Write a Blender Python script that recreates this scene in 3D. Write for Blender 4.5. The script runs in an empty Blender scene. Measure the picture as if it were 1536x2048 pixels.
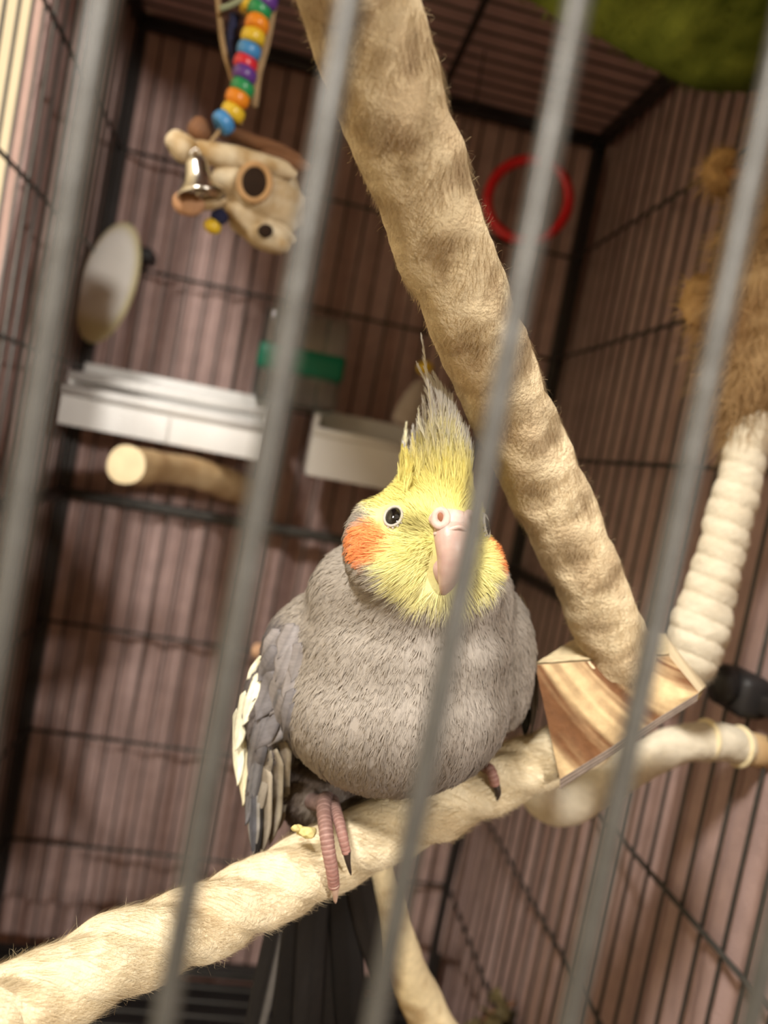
import bpy, math, random
import numpy as np
from mathutils import Vector, Matrix
from mathutils.bvhtree import BVHTree

random.seed(7)
rng = np.random.default_rng(11)
scene = bpy.context.scene
col = scene.collection

# ------------------------------------------------------------------ camera
F = 1540.0                                   # focal length in pixels of the 1536x2048 frame
CZ = 1.25                                    # camera height above the room floor
dY = np.array([555 - 768, 890 - 1024, F]); dY /= np.linalg.norm(dY)
dZ = np.array([.188, -.982, 0.]); dZ[2] = -(dZ[:2] @ dY[:2]) / dY[2]; dZ /= np.linalg.norm(dZ)
dX = np.cross(dY, dZ)
M = np.stack([dX, dY, dZ])
CAM = np.array([0, 0, CZ])
IR, ID, IF = M[:, 0], M[:, 1], M[:, 2]       # image right / down / forward as world vectors
IU = -ID
cam = bpy.data.cameras.new('camera'); camo = bpy.data.objects.new('camera', cam); col.objects.link(camo)
camo.matrix_world = Matrix(((IR[0], IU[0], -IF[0], 0), (IR[1], IU[1], -IF[1], 0), (IR[2], IU[2], -IF[2], CZ), (0, 0, 0, 1)))
cam.sensor_fit = 'VERTICAL'; cam.sensor_height = 36; cam.lens = F / 2048 * 36
cam.clip_start = .005
cam.dof.use_dof = True; cam.dof.focus_distance = .203; cam.dof.aperture_fstop = cam.lens / 3.0
scene.camera = camo


def at(u, v, Y):
    """the point of the place seen at pixel (u, v) that lies Y metres in front of the lens plane"""
    p = M @ np.array([u - 768., v - 1024., F])
    return CAM + p * (Y / p[1])


def at_z(u, v, z):
    p = M @ np.array([u - 768., v - 1024., F])
    return CAM + p * ((z - CZ) / p[2])


def px(P):
    q = M.T @ (np.asarray(P) - CAM)
    return 768 + F * q[0] / q[2], 1024 + F * q[1] / q[2]


# ------------------------------------------------------------------ light and exposure
w = bpy.data.worlds.new('world'); scene.world = w; w.use_nodes = True
w.node_tree.nodes['Background'].inputs[0].default_value = (1, .9, .78, 1)
w.node_tree.nodes['Background'].inputs[1].default_value = .15
vs = scene.view_settings
vs.view_transform = 'Standard'; vs.look = 'None'; vs.gamma = 1; vs.use_curve_mapping = False
vs.exposure = -0.10


def area(name, loc, target, size, power, color):
    l = bpy.data.lights.new(name, 'AREA'); l.shape = 'DISK'; l.size = size; l.energy = power; l.color = color
    o = bpy.data.objects.new(name, l); col.objects.link(o)
    o.location = loc
    o.rotation_euler = (Vector(target) - Vector(loc)).to_track_quat('-Z', 'Y').to_euler()
    return o


area('ceiling_lamp', (-.60, -.58, 2.28), (0, .25, 1.2), .22, 45, (1, .95, .88))
area('back_wall_fill', (1.0, -1.55, 1.70), (-.1, .7, 1.2), .12, 36, (1, .95, .88))  # unseen lamp added to light the back wall and the seed trough


# ------------------------------------------------------------------ helpers
def lin(c):
    c = np.asarray(c, float) / 255.
    return np.where(c <= .04045, c / 12.92, ((c + .055) / 1.055) ** 2.4)


def mat(name, rgb=None, rough=.6, metal=0., attr=False, noise=0., nscale=30., bump=0., bscale=200., rgb2=None, stretch=None,
        spec=.3, trans=0., translucent=0., wave=None, subsurf=0., bdist=.001):
    m = bpy.data.materials.new(name); m.use_nodes = True
    nt = m.node_tree; N = nt.nodes; L = nt.links
    b = N['Principled BSDF']
    b.inputs['Roughness'].default_value = rough; b.inputs['Metallic'].default_value = metal
    b.inputs['Specular IOR Level'].default_value = spec
    if trans:
        b.inputs['Transmission Weight'].default_value = trans
    if subsurf:
        b.inputs['Subsurface Weight'].default_value = subsurf; b.inputs['Subsurface Radius'].default_value = (.004, .002, .0015)
        b.inputs['Subsurface Scale'].default_value = .6
    tc = N.new('ShaderNodeTexCoord'); mp = N.new('ShaderNodeMapping'); L.new(tc.outputs['Object'], mp.inputs[0])
    if stretch:
        mp.inputs['Scale'].default_value = stretch
    if attr:
        a = N.new('ShaderNodeAttribute'); a.attribute_name = 'Col'; out = a.outputs['Color']
    else:
        r = N.new('ShaderNodeRGB'); r.outputs[0].default_value = (*lin(rgb), 1); out = r.outputs[0]
    if rgb2 is not None or noise:
        n = N.new('ShaderNodeTexNoise'); n.inputs['Scale'].default_value = nscale; n.inputs['Detail'].default_value = 5
        L.new(mp.outputs[0], n.inputs['Vector'])
        fac = n.outputs['Fac']
        if wave:
            wv = N.new('ShaderNodeTexWave'); wv.inputs['Scale'].default_value = wave; wv.inputs['Distortion'].default_value = 6
            wv.inputs['Detail'].default_value = 3; wv.inputs['Detail Scale'].default_value = 2
            L.new(mp.outputs[0], wv.inputs['Vector']); fac = wv.outputs['Fac']
        mr = N.new('ShaderNodeMapRange'); mr.inputs[1].default_value = .35; mr.inputs[2].default_value = .68
        L.new(fac, mr.inputs[0])
        mix = N.new('ShaderNodeMix'); mix.data_type = 'RGBA'
        L.new(mr.outputs[0], mix.inputs['Factor']); L.new(out, mix.inputs['A'])
        if rgb2 is not None:
            mix.inputs['B'].default_value = (*lin(rgb2), 1)
        else:
            g = N.new('ShaderNodeMix'); g.data_type = 'RGBA'; g.blend_type = 'MULTIPLY'; g.inputs['Factor'].default_value = 1
            L.new(out, g.inputs['A']); g.inputs['B'].default_value = (1 - noise, 1 - noise, 1 - noise, 1)
            L.new(g.outputs['Result'], mix.inputs['B'])
        out = mix.outputs['Result']
    L.new(out, b.inputs['Base Color'])
    if bump:
        n2 = N.new('ShaderNodeTexNoise'); n2.inputs['Scale'].default_value = bscale; n2.inputs['Detail'].default_value = 4
        L.new(mp.outputs[0], n2.inputs['Vector'])
        bp = N.new('ShaderNodeBump'); bp.inputs['Strength'].default_value = bump; bp.inputs['Distance'].default_value = bdist
        L.new(n2.outputs['Fac'], bp.inputs['Height']); L.new(bp.outputs[0], b.inputs['Normal'])
    if translucent:
        t = N.new('ShaderNodeBsdfTranslucent'); L.new(out, t.inputs['Color'])
        mx = N.new('ShaderNodeMixShader'); mx.inputs[0].default_value = translucent
        L.new(b.outputs[0], mx.inputs[1]); L.new(t.outputs[0], mx.inputs[2])
        L.new(mx.outputs[0], N['Material Output'].inputs['Surface'])
    return m


def make_mesh(name, V, Fc, smooth=True, colors=None, normals=None):
    me = bpy.data.meshes.new(name)
    V = np.asarray(V, float)
    if isinstance(Fc, np.ndarray):
        n, k = Fc.shape
        me.vertices.add(len(V)); me.vertices.foreach_set('co', V.ravel())
        me.loops.add(n * k); me.loops.foreach_set('vertex_index', Fc.astype(np.int32).ravel())
        me.polygons.add(n)
        me.polygons.foreach_set('loop_start', np.arange(n, dtype=np.int32) * k)
        me.update(calc_edges=True)
    else:
        me.from_pydata([tuple(v) for v in V], [], [tuple(f) for f in Fc]); me.update()
    me.polygons.foreach_set('use_smooth', np.full(len(me.polygons), bool(smooth)))
    if colors is not None:
        a = me.color_attributes.new('Col', 'FLOAT_COLOR', 'POINT')
        c = np.ones((len(V), 4)); c[:, :3] = colors
        a.data.foreach_set('color', c.ravel())
    if normals is not None:
        me.normals_split_custom_set_from_vertices(np.asarray(normals).tolist())
    me.validate(clean_customdata=False)
    return me


def obj(name, me, m=None, parent=None, **props):
    o = bpy.data.objects.new(name, me); col.objects.link(o)
    if m is not None and me is not None and not me.materials:
        me.materials.append(m)
    if parent is not None:
        o.parent = parent
    for k, v in props.items():
        o[k] = v
    return o


def build(name, VF, m, parent=None, smooth=True, **props):
    V, Fc = VF[0], VF[1]
    c = VF[2] if len(VF) > 2 else None
    return obj(name, make_mesh(name, V, Fc, smooth, c), m, parent, **props)


def empty(name, label, cat, loc=(0, 0, 0), group=None):
    """a thing's root; the parts keep world coordinates in their meshes"""
    o = bpy.data.objects.new(name, None); col.objects.link(o)
    o.empty_display_size = .01
    o['label'] = label; o['category'] = cat
    if group:
        o['group'] = group
    return o


def tag(o, label, cat, group=None):
    o['label'] = label; o['category'] = cat
    if group:
        o['group'] = group
    return o


def join(*parts):
    V, Fc, C = [], [], []; n = 0
    for p in parts:
        V.append(np.asarray(p[0], float))
        Fc += [tuple(int(i) + n for i in f) for f in p[1]]
        if len(p) > 2:
            C.append(p[2])
        n += len(p[0])
    return (np.vstack(V), Fc, np.vstack(C)) if C else (np.vstack(V), Fc)


def unit(v):
    v = np.asarray(v, float)
    return v / (np.linalg.norm(v, axis=-1, keepdims=True) + 1e-12)


def _hash(i, j, k, seed):
    h = (i * 374761393 + j * 668265263 + k * 2147483647 + seed * 974634777) & 0xffffffff
    h = ((h ^ (h >> 13)) * 1274126177) & 0xffffffff
    return ((h ^ (h >> 16)) & 0xffffff) / float(0xffffff)


def vnoise(P, scale, seed=0):
    P = np.asarray(P, float) * scale
    I = np.floor(P).astype(np.int64); f = P - I; f = f * f * (3 - 2 * f)
    r = 0
    for a in (0, 1):
        for b in (0, 1):
            for c in (0, 1):
                wt = (f[..., 0] if a else 1 - f[..., 0]) * (f[..., 1] if b else 1 - f[..., 1]) * (f[..., 2] if c else 1 - f[..., 2])
                r = r + wt * _hash(I[..., 0] + a, I[..., 1] + b, I[..., 2] + c, seed)
    return r


def spline(P, n):
    """Catmull-Rom through the control rows of P, resampled to n rows"""
    P = np.asarray(P, float)
    Q = np.vstack([2 * P[0] - P[1], P, 2 * P[-1] - P[-2]])
    t = np.linspace(0, len(P) - 1 - 1e-9, n); i = t.astype(int); f = (t - i)[:, None]
    a, b, c, d = Q[i], Q[i + 1], Q[i + 2], Q[i + 3]
    return .5 * (2 * b + (c - a) * f + (2 * a - 5 * b + 4 * c - d) * f ** 2 + (3 * b - a - 3 * c + d) * f ** 3)


def frames(P):
    T = unit(np.gradient(P, axis=0))
    N = np.zeros_like(P); n = np.cross(T[0], [.3, .2, 1.]); n = unit(n)
    for i in range(len(P)):
        n = unit(n - T[i] * (n @ T[i])); N[i] = n
    return T, N, np.cross(T, N)


def tube(P, R, n=12, cap=True, shape=None):
    """swept tube; R scalar or per ring; shape(theta grid, arc length) multiplies the radius"""
    P = np.asarray(P, float); k = len(P)
    R = np.broadcast_to(np.asarray(R, float), (k,))
    T, N, B = frames(P)
    th = np.linspace(0, 2 * np.pi, n, endpoint=False)
    rr = R[:, None] * np.ones(n)
    if shape is not None:
        s = np.concatenate([[0], np.cumsum(np.linalg.norm(np.diff(P, axis=0), axis=1))])
        rr = rr * shape(th[None, :], s[:, None])
    V = P[:, None] + rr[..., None] * (np.cos(th)[None, :, None] * N[:, None] + np.sin(th)[None, :, None] * B[:, None])
    V = V.reshape(-1, 3)
    Fc = [(i * n + j, i * n + (j + 1) % n, (i + 1) * n + (j + 1) % n, (i + 1) * n + j) for i in range(k - 1) for j in range(n)]
    if cap:
        Fc.append(tuple(range(n - 1, -1, -1))); Fc.append(tuple((k - 1) * n + j for j in range(n)))
    return V, Fc


def box(c, sx, sy, sz, ax=None):
    c = np.asarray(c, float)
    ax = np.eye(3) if ax is None else np.asarray(ax)
    V = [c + ax[0] * sx * a / 2 + ax[1] * sy * b / 2 + ax[2] * sz * d / 2 for a in (-1, 1) for b in (-1, 1) for d in (-1, 1)]
    return np.array(V), [(0, 1, 3, 2), (4, 6, 7, 5), (0, 4, 5, 1), (2, 3, 7, 6), (0, 2, 6, 4), (1, 5, 7, 3)]


def rbox(name, c, sx, sy, sz, bev, m, parent=None, ax=None, seg=2, **props):
    o = build(name, box(c, sx, sy, sz, ax), m, parent, smooth=True, **props)
    b = o.modifiers.new('bev', 'BEVEL'); b.width = bev; b.segments = seg; b.limit_method = 'NONE'
    return o


def ellipsoid(c, r, ax=None, nu=24, nv=14):
    ax = np.stack([IR, IU, IF]) if ax is None else np.asarray(ax)
    u = np.linspace(0, 2 * np.pi, nu, endpoint=False); v = np.linspace(0, np.pi, nv + 1)[1:-1]
    d = [np.array([0, 0, 1.])] + [np.array([math.sin(b) * math.cos(a), math.sin(b) * math.sin(a), math.cos(b)]) for b in v for a in u] + [np.array([0, 0, -1.])]
    d = np.array(d)
    V = np.asarray(c) + (d * np.asarray(r)) @ ax
    Fc = [(0, 1 + j, 1 + (j + 1) % nu) for j in range(nu)]
    k = len(v)
    for i in range(k - 1):
        for j in range(nu):
            Fc.append((1 + i * nu + j, 1 + (i + 1) * nu + j, 1 + (i + 1) * nu + (j + 1) % nu, 1 + i * nu + (j + 1) % nu))
    e = 1 + k * nu
    for j in range(nu):
        Fc.append((e, 1 + (k - 1) * nu + (j + 1) % nu, 1 + (k - 1) * nu + j))
    return V, Fc


def lathe(c, axis, prof, n=28):
    """profile rows (radius, height along axis)"""
    a = unit(axis); e = unit(np.cross(a, [.31, .77, .2])); g = np.cross(a, e)
    th = np.linspace(0, 2 * np.pi, n, endpoint=False)
    V = np.array([np.asarray(c) + a * h + r * (math.cos(t) * e + math.sin(t) * g) for r, h in prof for t in th])
    Fc = [(i * n + j, i * n + (j + 1) % n, (i + 1) * n + (j + 1) % n, (i + 1) * n + j) for i in range(len(prof) - 1) for j in range(n)]
    return V, Fc


def torus(c, axis, R, r, n=48, k=12, ax2=None, squash=1.):
    a = unit(axis); e = unit(np.cross(a, [.31, .77, .2])) if ax2 is None else unit(ax2); g = np.cross(a, e)
    t = np.linspace(0, 2 * np.pi, n + 1)
    P = np.array([np.asarray(c) + R * (math.cos(x) * e + squash * math.sin(x) * g) for x in t[:-1]])
    V = []
    for x, p in zip(t, P):
        o = unit(p - np.asarray(c))
        for s in np.linspace(0, 2 * np.pi, k, endpoint=False):
            V.append(p + r * (math.cos(s) * o + math.sin(s) * a))
    Fc = [(i * k + j, i * k + (j + 1) % k, ((i + 1) % n) * k + (j + 1) % k, ((i + 1) % n) * k + j) for i in range(n) for j in range(k)]
    return np.array(V), Fc


def strands(name, P, width, Nrm, C, m, parent, tip=.15, extra=None, **props):
    """many thin ribbons: P (n,k,3) points, width (n,) metres, Nrm (n,k,3) facing, C (n,k,3) linear colour"""
    n, k, _ = P.shape
    T = unit(np.gradient(P, axis=1)); S = unit(np.cross(T, Nrm))
    prof = np.linspace(1, tip, k)[None, :, None] * .5
    W = np.broadcast_to(np.asarray(width, float).reshape(-1, 1, 1), (n, 1, 1)) * prof
    V = np.stack([P - S * W, P + S * W], 2).reshape(-1, 3)
    i = np.arange(n)[:, None] * (2 * k) + np.arange(k - 1)[None] * 2
    Q = np.stack([i, i + 1, i + 3, i + 2], -1).reshape(-1, 4)
    cc = np.repeat(C.reshape(-1, 3), 2, 0); nn = np.repeat(unit(Nrm).reshape(-1, 3), 2, 0)
    if extra is not None:
        eV, eF, eC, eN = extra
        Q = np.vstack([Q, np.asarray(eF) + len(V)]); V = np.vstack([V, eV]); cc = np.vstack([cc, eC]); nn = np.vstack([nn, eN])
    return obj(name, make_mesh(name, V, Q, True, cc, nn), m, parent, **props)


# ------------------------------------------------------------------ materials
M_wall = mat('cream_paint', (236, 224, 196), .8, noise=.05, nscale=3, bump=.1, bscale=90)
M_floor = mat('oak_floor', (120, 88, 62), .5, noise=.25, nscale=6, stretch=(1, 12, 1))
M_ceil = mat('white_paint', (235, 230, 220), .85, noise=.03, nscale=4)
M_table = mat('dark_oak', (70, 50, 38), .5, noise=.3, nscale=10, stretch=(1, 14, 1))
M_wire = mat('hammered_grey_metal', (72, 70, 66), .45, metal=.2, spec=.5, noise=.25, nscale=180, bump=.5, bscale=420, bdist=.0006)
M_frame = mat('dark_frame_metal', (52, 48, 46), .45, metal=.3, spec=.4, noise=.2, nscale=150, bump=.3, bscale=300, bdist=.0006)
M_tray = mat('black_plastic', (40, 38, 38), .5, noise=.15)
M_cloth = mat('mauve_fleece', (194, 166, 159), .95, noise=.16, nscale=60, bump=.6, bscale=700, bdist=.002, spec=.05, translucent=.22)
M_rope = mat('cotton_rope', attr=True, rough=.95, spec=.05, bump=.6, bscale=900, bdist=.0012)
M_fuzz = mat('cotton_fuzz', attr=True, rough=.9, spec=.05, translucent=.35)
M_wood = mat('pale_pine', (226, 196, 148), .75, rgb2=(150, 98, 58), nscale=55, stretch=(1, 1, 1), bump=.3, bscale=300)
M_plume = mat('feather_down', attr=True, rough=.85, spec=.1, bump=.25, bscale=900, bdist=.0004)
M_barb = mat('feather_barb', attr=True, rough=.8, spec=.12, translucent=.08)
M_vane = mat('feather_vane', attr=True, rough=.55, spec=.25, noise=.14, nscale=260, bump=.35, bscale=700, bdist=.0004)
M_beak = mat('beak_horn', (205, 178, 166), .4, spec=.45, rgb2=(186, 152, 144), nscale=160, bump=.25, bscale=420, bdist=.0005, subsurf=.25)
M_cere = mat('cere_skin', (222, 198, 188), .5, spec=.35, rgb2=(206, 176, 166), nscale=300, bump=.4, bscale=600, bdist=.0005, subsurf=.25)
M_nostril = mat('nostril_skin', (150, 98, 74), .7)
M_eye = mat('dark_eye', (12, 11, 10), .05, spec=.8)
M_lid = mat('eyelid_skin', (186, 180, 168), .6, noise=.2, nscale=900, bump=.5, bscale=1200, bdist=.0003)
M_claw = mat('dark_claw', (58, 48, 42), .35, spec=.5)
M_claw2 = mat('pale_claw', (206, 176, 156), .35, spec=.5, subsurf=.2)
M_white = mat('white_plastic', (232, 230, 226), .45, noise=.06, nscale=20)
M_twig = mat('peeled_branch', (214, 186, 142), .75, rgb2=(168, 132, 88), nscale=22, bump=.4, bscale=160)
M_cut = mat('cut_wood', (232, 214, 176), .8, noise=.12, nscale=80)
M_bone = mat('cuttlebone_chalk', attr=True, rough=.9, spec=.1, noise=.04, nscale=60)
M_red = mat('red_plastic', (206, 28, 34), .3, spec=.5)
M_steel = mat('nickel_bell', (214, 208, 196), .22, metal=1., noise=.1, nscale=60)
M_leather = mat('tan_leather', (132, 92, 64), .7, noise=.3, nscale=70)
M_cord = mat('natural_cord', (168, 140, 104), .9, noise=.25, nscale=120)
M_navy = mat('navy_cord', (44, 46, 76), .9, noise=.2, nscale=120)
M_chew = mat('bleached_wood', (222, 208, 180), .8, rgb2=(168, 136, 88), nscale=70, bump=.4, bscale=200)
M_hole = mat('painted_shade_hollow', (44, 28, 16), .9, noise=.3, nscale=80)  # dark colour painted for the shade inside the chewed wood's holes
M_green = mat('green_plush', attr=True, rough=.95, spec=.05, bump=.5, bscale=500)
M_fibre = mat('palm_fibre', attr=True, rough=.9, spec=.08, translucent=.2)
M_clear = mat('clear_plastic', (225, 230, 226), .12, trans=.92, spec=.5)
M_emerald = mat('green_band_plastic', (16, 120, 92), .4, spec=.4)
M_bead = {k: mat(k + '_bead', v, .35, spec=.5) for k, v in dict(
    blue=(70, 140, 200), yellow=(226, 190, 50), orange=(236, 142, 34), green=(40, 146, 84), purple=(98, 58, 140), red=(212, 44, 56)).items()}

# ------------------------------------------------------------------ room
RX0, RX1, RY0, RY1, RH = -1.05, 1.9, -2.1, 1.7, 2.5


def quadwall(name, pts, m):
    c = np.mean(pts, 0); n = unit(np.cross(np.subtract(pts[1], pts[0]), np.subtract(pts[3], pts[0])))
    V = np.vstack([pts, np.asarray(pts) - n * .06])
    return build(name, (V, [(0, 1, 2, 3), (7, 6, 5, 4), (0, 4, 5, 1), (1, 5, 6, 2), (2, 6, 7, 3), (3, 7, 4, 0)]), m, smooth=False, kind='structure')


quadwall('floor', [(RX0, RY0, 0), (RX1, RY0, 0), (RX1, RY1, 0), (RX0, RY1, 0)], M_floor)
quadwall('ceiling', [(RX0, RY1, RH), (RX1, RY1, RH), (RX1, RY0, RH), (RX0, RY0, RH)], M_ceil)
quadwall('wall_left', [(RX0, RY0, 0), (RX0, RY1, 0), (RX0, RY1, RH), (RX0, RY0, RH)], M_wall)
quadwall('wall_right', [(RX1, RY1, 0), (RX1, RY0, 0), (RX1, RY0, RH), (RX1, RY1, RH)], M_wall)
quadwall('wall_back', [(RX0, RY1, 0), (RX1, RY1, 0), (RX1, RY1, RH), (RX0, RY1, RH)], M_wall)
quadwall('wall_front', [(RX1, RY0, 0), (RX0, RY0, 0), (RX0, RY0, RH), (RX1, RY0, RH)], M_wall)

# ------------------------------------------------------------------ cage
YF, YB = .0684, .77
XL, XR = at(154, 818, YB)[0], at(1059, 981, YB)[0]
ZT, ZB = at(1190, 290, YB)[2], at(870, 1965, YB)[2]
ZM = 1.168                                           # frame rail half way up
print('CAGE', XL, XR, ZT, ZB, ZM)
STEP = .0195
WR = .00114
cage = empty('bird_cage', 'dark grey metal wire flight cage with thick frame rails, half covered by a brown blanket', 'cage')


def bar_mesh(name, length, r, n=10, rings=2):
    z = np.linspace(0, length, rings)
    return make_mesh(name, *tube(np.stack([0 * z, 0 * z, z], 1), r, n))


def put(name, me, m, p, axis, parent):
    o = obj(name, me, m, parent)
    o.location = p
    if axis == 'x':
        o.rotation_euler = (0, math.pi / 2, 0)
    elif axis == 'y':
        o.rotation_euler = (-math.pi / 2, 0, 0)
    return o


H = ZT - ZB; D = YB - YF; W_ = XR - XL
me_v = bar_mesh('wire_bar', H, WR, 12)
me_x = bar_mesh('wire_bar_across', W_, WR, 10)
me_cx = bar_mesh('cross_wire', W_, .0016, 10)
me_cy = bar_mesh('cross_wire_deep', D, .0016, 10)
x0 = -.0007
xs = [x0 + k * STEP for k in range(-14, 16) if XL + .012 < x0 + k * STEP < XR - .012]
for x in xs:
    put('wire_bar', me_v, M_wire, (x, YF, ZB), 'z', cage)
    put('wire_bar', me_v, M_wire, (x + .006, YB, ZB), 'z', cage)
ys = np.arange(YF + .018, YB - .012, STEP)
for y in ys:
    put('wire_bar', me_v, M_wire, (XL, y, ZB), 'z', cage)
    put('wire_bar', me_v, M_wire, (XR, y, ZB), 'z', cage)
    put('roof_wire', me_x, M_wire, (XL, y, ZT), 'x', cage)
    put('grate_wire', me_x, M_wire, (XL, y, ZB + .002), 'x', cage)
cross = [1.492, 1.388, 1.286, 1.043, .934, .823]
for z in cross:
    put('cross_wire', me_cx, M_wire, (XL, YB - .0028, z), 'x', cage)
    put('cross_wire', me_cy, M_wire, (XL + .0028, YF, z), 'y', cage)
    put('cross_wire', me_cy, M_wire, (XR - .0028, YF, z), 'y', cage)
for z in (-.41, -.292, -.175, -.0585, .0585, .175, .29):
    put('cross_wire', me_cx, M_wire, (XL, YF - .0028, CZ + z), 'x', cage)
xs_roof = at_z(940, 60, ZT)[0]
put('roof_brace', bar_mesh('roof_brace', D, .003, 10), M_frame, (xs_roof, YF, ZT - .004), 'y', cage)
for x, y in ((XL, YF), (XR, YF), (XL, YB), (XR, YB)):
    rbox('corner_post', ((x, y, (ZT + ZB) / 2)), .013, .013, H + .02, .002, M_frame, cage)
for z, t in ((ZT + .003, .013), (ZM, .010), (ZB - .008, .014)):
    if z != ZM:
        rbox('frame_rail', ((XL + XR) / 2, YF, z), W_, .011, t, .002, M_frame, cage)
    rbox('frame_rail', ((XL + XR) / 2, YB, z), W_, .011, t, .002, M_frame if z != ZM else M_wire, cage)
    rbox('frame_rail', (XL, (YF + YB) / 2, z), .011, D, t, .002, M_frame, cage)
    rbox('frame_rail', (XR, (YF + YB) / 2, z), .011, D, t, .002, M_frame, cage)
rbox('floor_tray', ((XL + XR) / 2, (YF + YB) / 2, ZB - .032), W_ - .004, D - .004, .03, .004, M_tray, cage)

# stand under the cage
zt = ZB - .047
table = empty('side_table', 'dark oak side table carrying the bird cage', 'table')
rbox('tabletop', ((XL + XR) / 2, (YF + YB) / 2, zt - .015), W_ - .01, D - .01, .03, .003, M_table, table)
for sx in (-1, 1):
    for sy in (-1, 1):
        rbox('leg', ((XL + XR) / 2 + sx * (W_ / 2 - .04), (YF + YB) / 2 + sy * (D / 2 - .04), (zt - .03) / 2), .04, .04, zt - .03, .003, M_table, table)

# ------------------------------------------------------------------ blanket over the cage: side, back, other side and roof in one cloth
g = .014
y_open = .556                                         # on the side towards the cream wall it only reaches this far forward
path = [(XL - g, y_open), (XL - g, YB + g - .03), (XL - g + .03, YB + g), (XR + g - .03, YB + g), (XR + g, YB + g - .03), (XR + g, YF - .015)]
pp = []
for a, b in zip(path[:-1], path[1:]):
    n = max(2, int(np.hypot(b[0] - a[0], b[1] - a[1]) / .0035))
    pp += [np.array(a) * (1 - t) + np.array(b) * t for t in np.linspace(0, 1, n, endpoint=False)]
pp.append(np.array(path[-1])); pp = np.array(pp)
tng = unit(np.gradient(pp, axis=0)); nrm = np.stack([tng[:, 1] * -1, tng[:, 0]], 1) * 1.0
cen = np.array([(XL + XR) / 2, (YF + YB) / 2])
nrm *= np.sign(np.sum(nrm * (pp - cen), 1))[:, None]
s = np.concatenate([[0], np.cumsum(np.linalg.norm(np.diff(pp, axis=0), axis=1))])
zs = np.concatenate([np.linspace(ZT + .012, .756, 44), [.748, .745, .735, .70, .66, .62]])
SS, ZZ = np.meshgrid(s, zs)
q = np.stack([SS, ZZ * .12, SS * 0], -1)
fold = .036 * (vnoise(q, 15, 1) - .3) + .007 * (vnoise(q, 61, 2) - .4) + .003 * np.sin(SS * 190 + 9 * vnoise(q, 9, 5)) + .004 * (vnoise(np.stack([SS, ZZ, SS * 0], -1), 13, 3) - .4)
fold = np.maximum(fold, -.0085) * np.clip((ZT + .012 - ZZ) / .05, 0, 1)
sag = .006 * np.sin(SS * 16) * np.clip((ZB + .12 - ZZ) / .1, 0, 1)
fold = fold + np.clip((.750 - ZZ) / .006, 0, 1) * .022
V = np.stack([pp[None, :, 0] + nrm[None, :, 0] * fold, pp[None, :, 1] + nrm[None, :, 1] * fold, ZZ + sag], -1)
nz, ns = SS.shape
Fq = [(i * ns + j, i * ns + j + 1, (i + 1) * ns + j + 1, (i + 1) * ns + j) for i in range(nz - 1) for j in range(ns - 1)]
tx = np.linspace(XL - g, XR + g, 30); ty = np.linspace(YF - .02, YB + g, 40)
TX, TY = np.meshgrid(tx, ty)
TZ = ZT + .0115 + .004 * vnoise(np.stack([TX, TY * .4, 0 * TX], -1), 30, 4)
roof = np.stack([TX, TY, TZ], -1).reshape(-1, 3)
Fr = [(i * 30 + j, i * 30 + j + 1, (i + 1) * 30 + j + 1, (i + 1) * 30 + j) for i in range(39) for j in range(29)]
bl = build('blanket', join((V.reshape(-1, 3), Fq), (roof, Fr)), M_cloth)
sd = bl.modifiers.new('thick', 'SOLIDIFY'); sd.thickness = .003; sd.offset = 0
tag(bl, 'mauve brown fleece blanket draped over the roof and sides of the cage', 'blanket')


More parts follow.
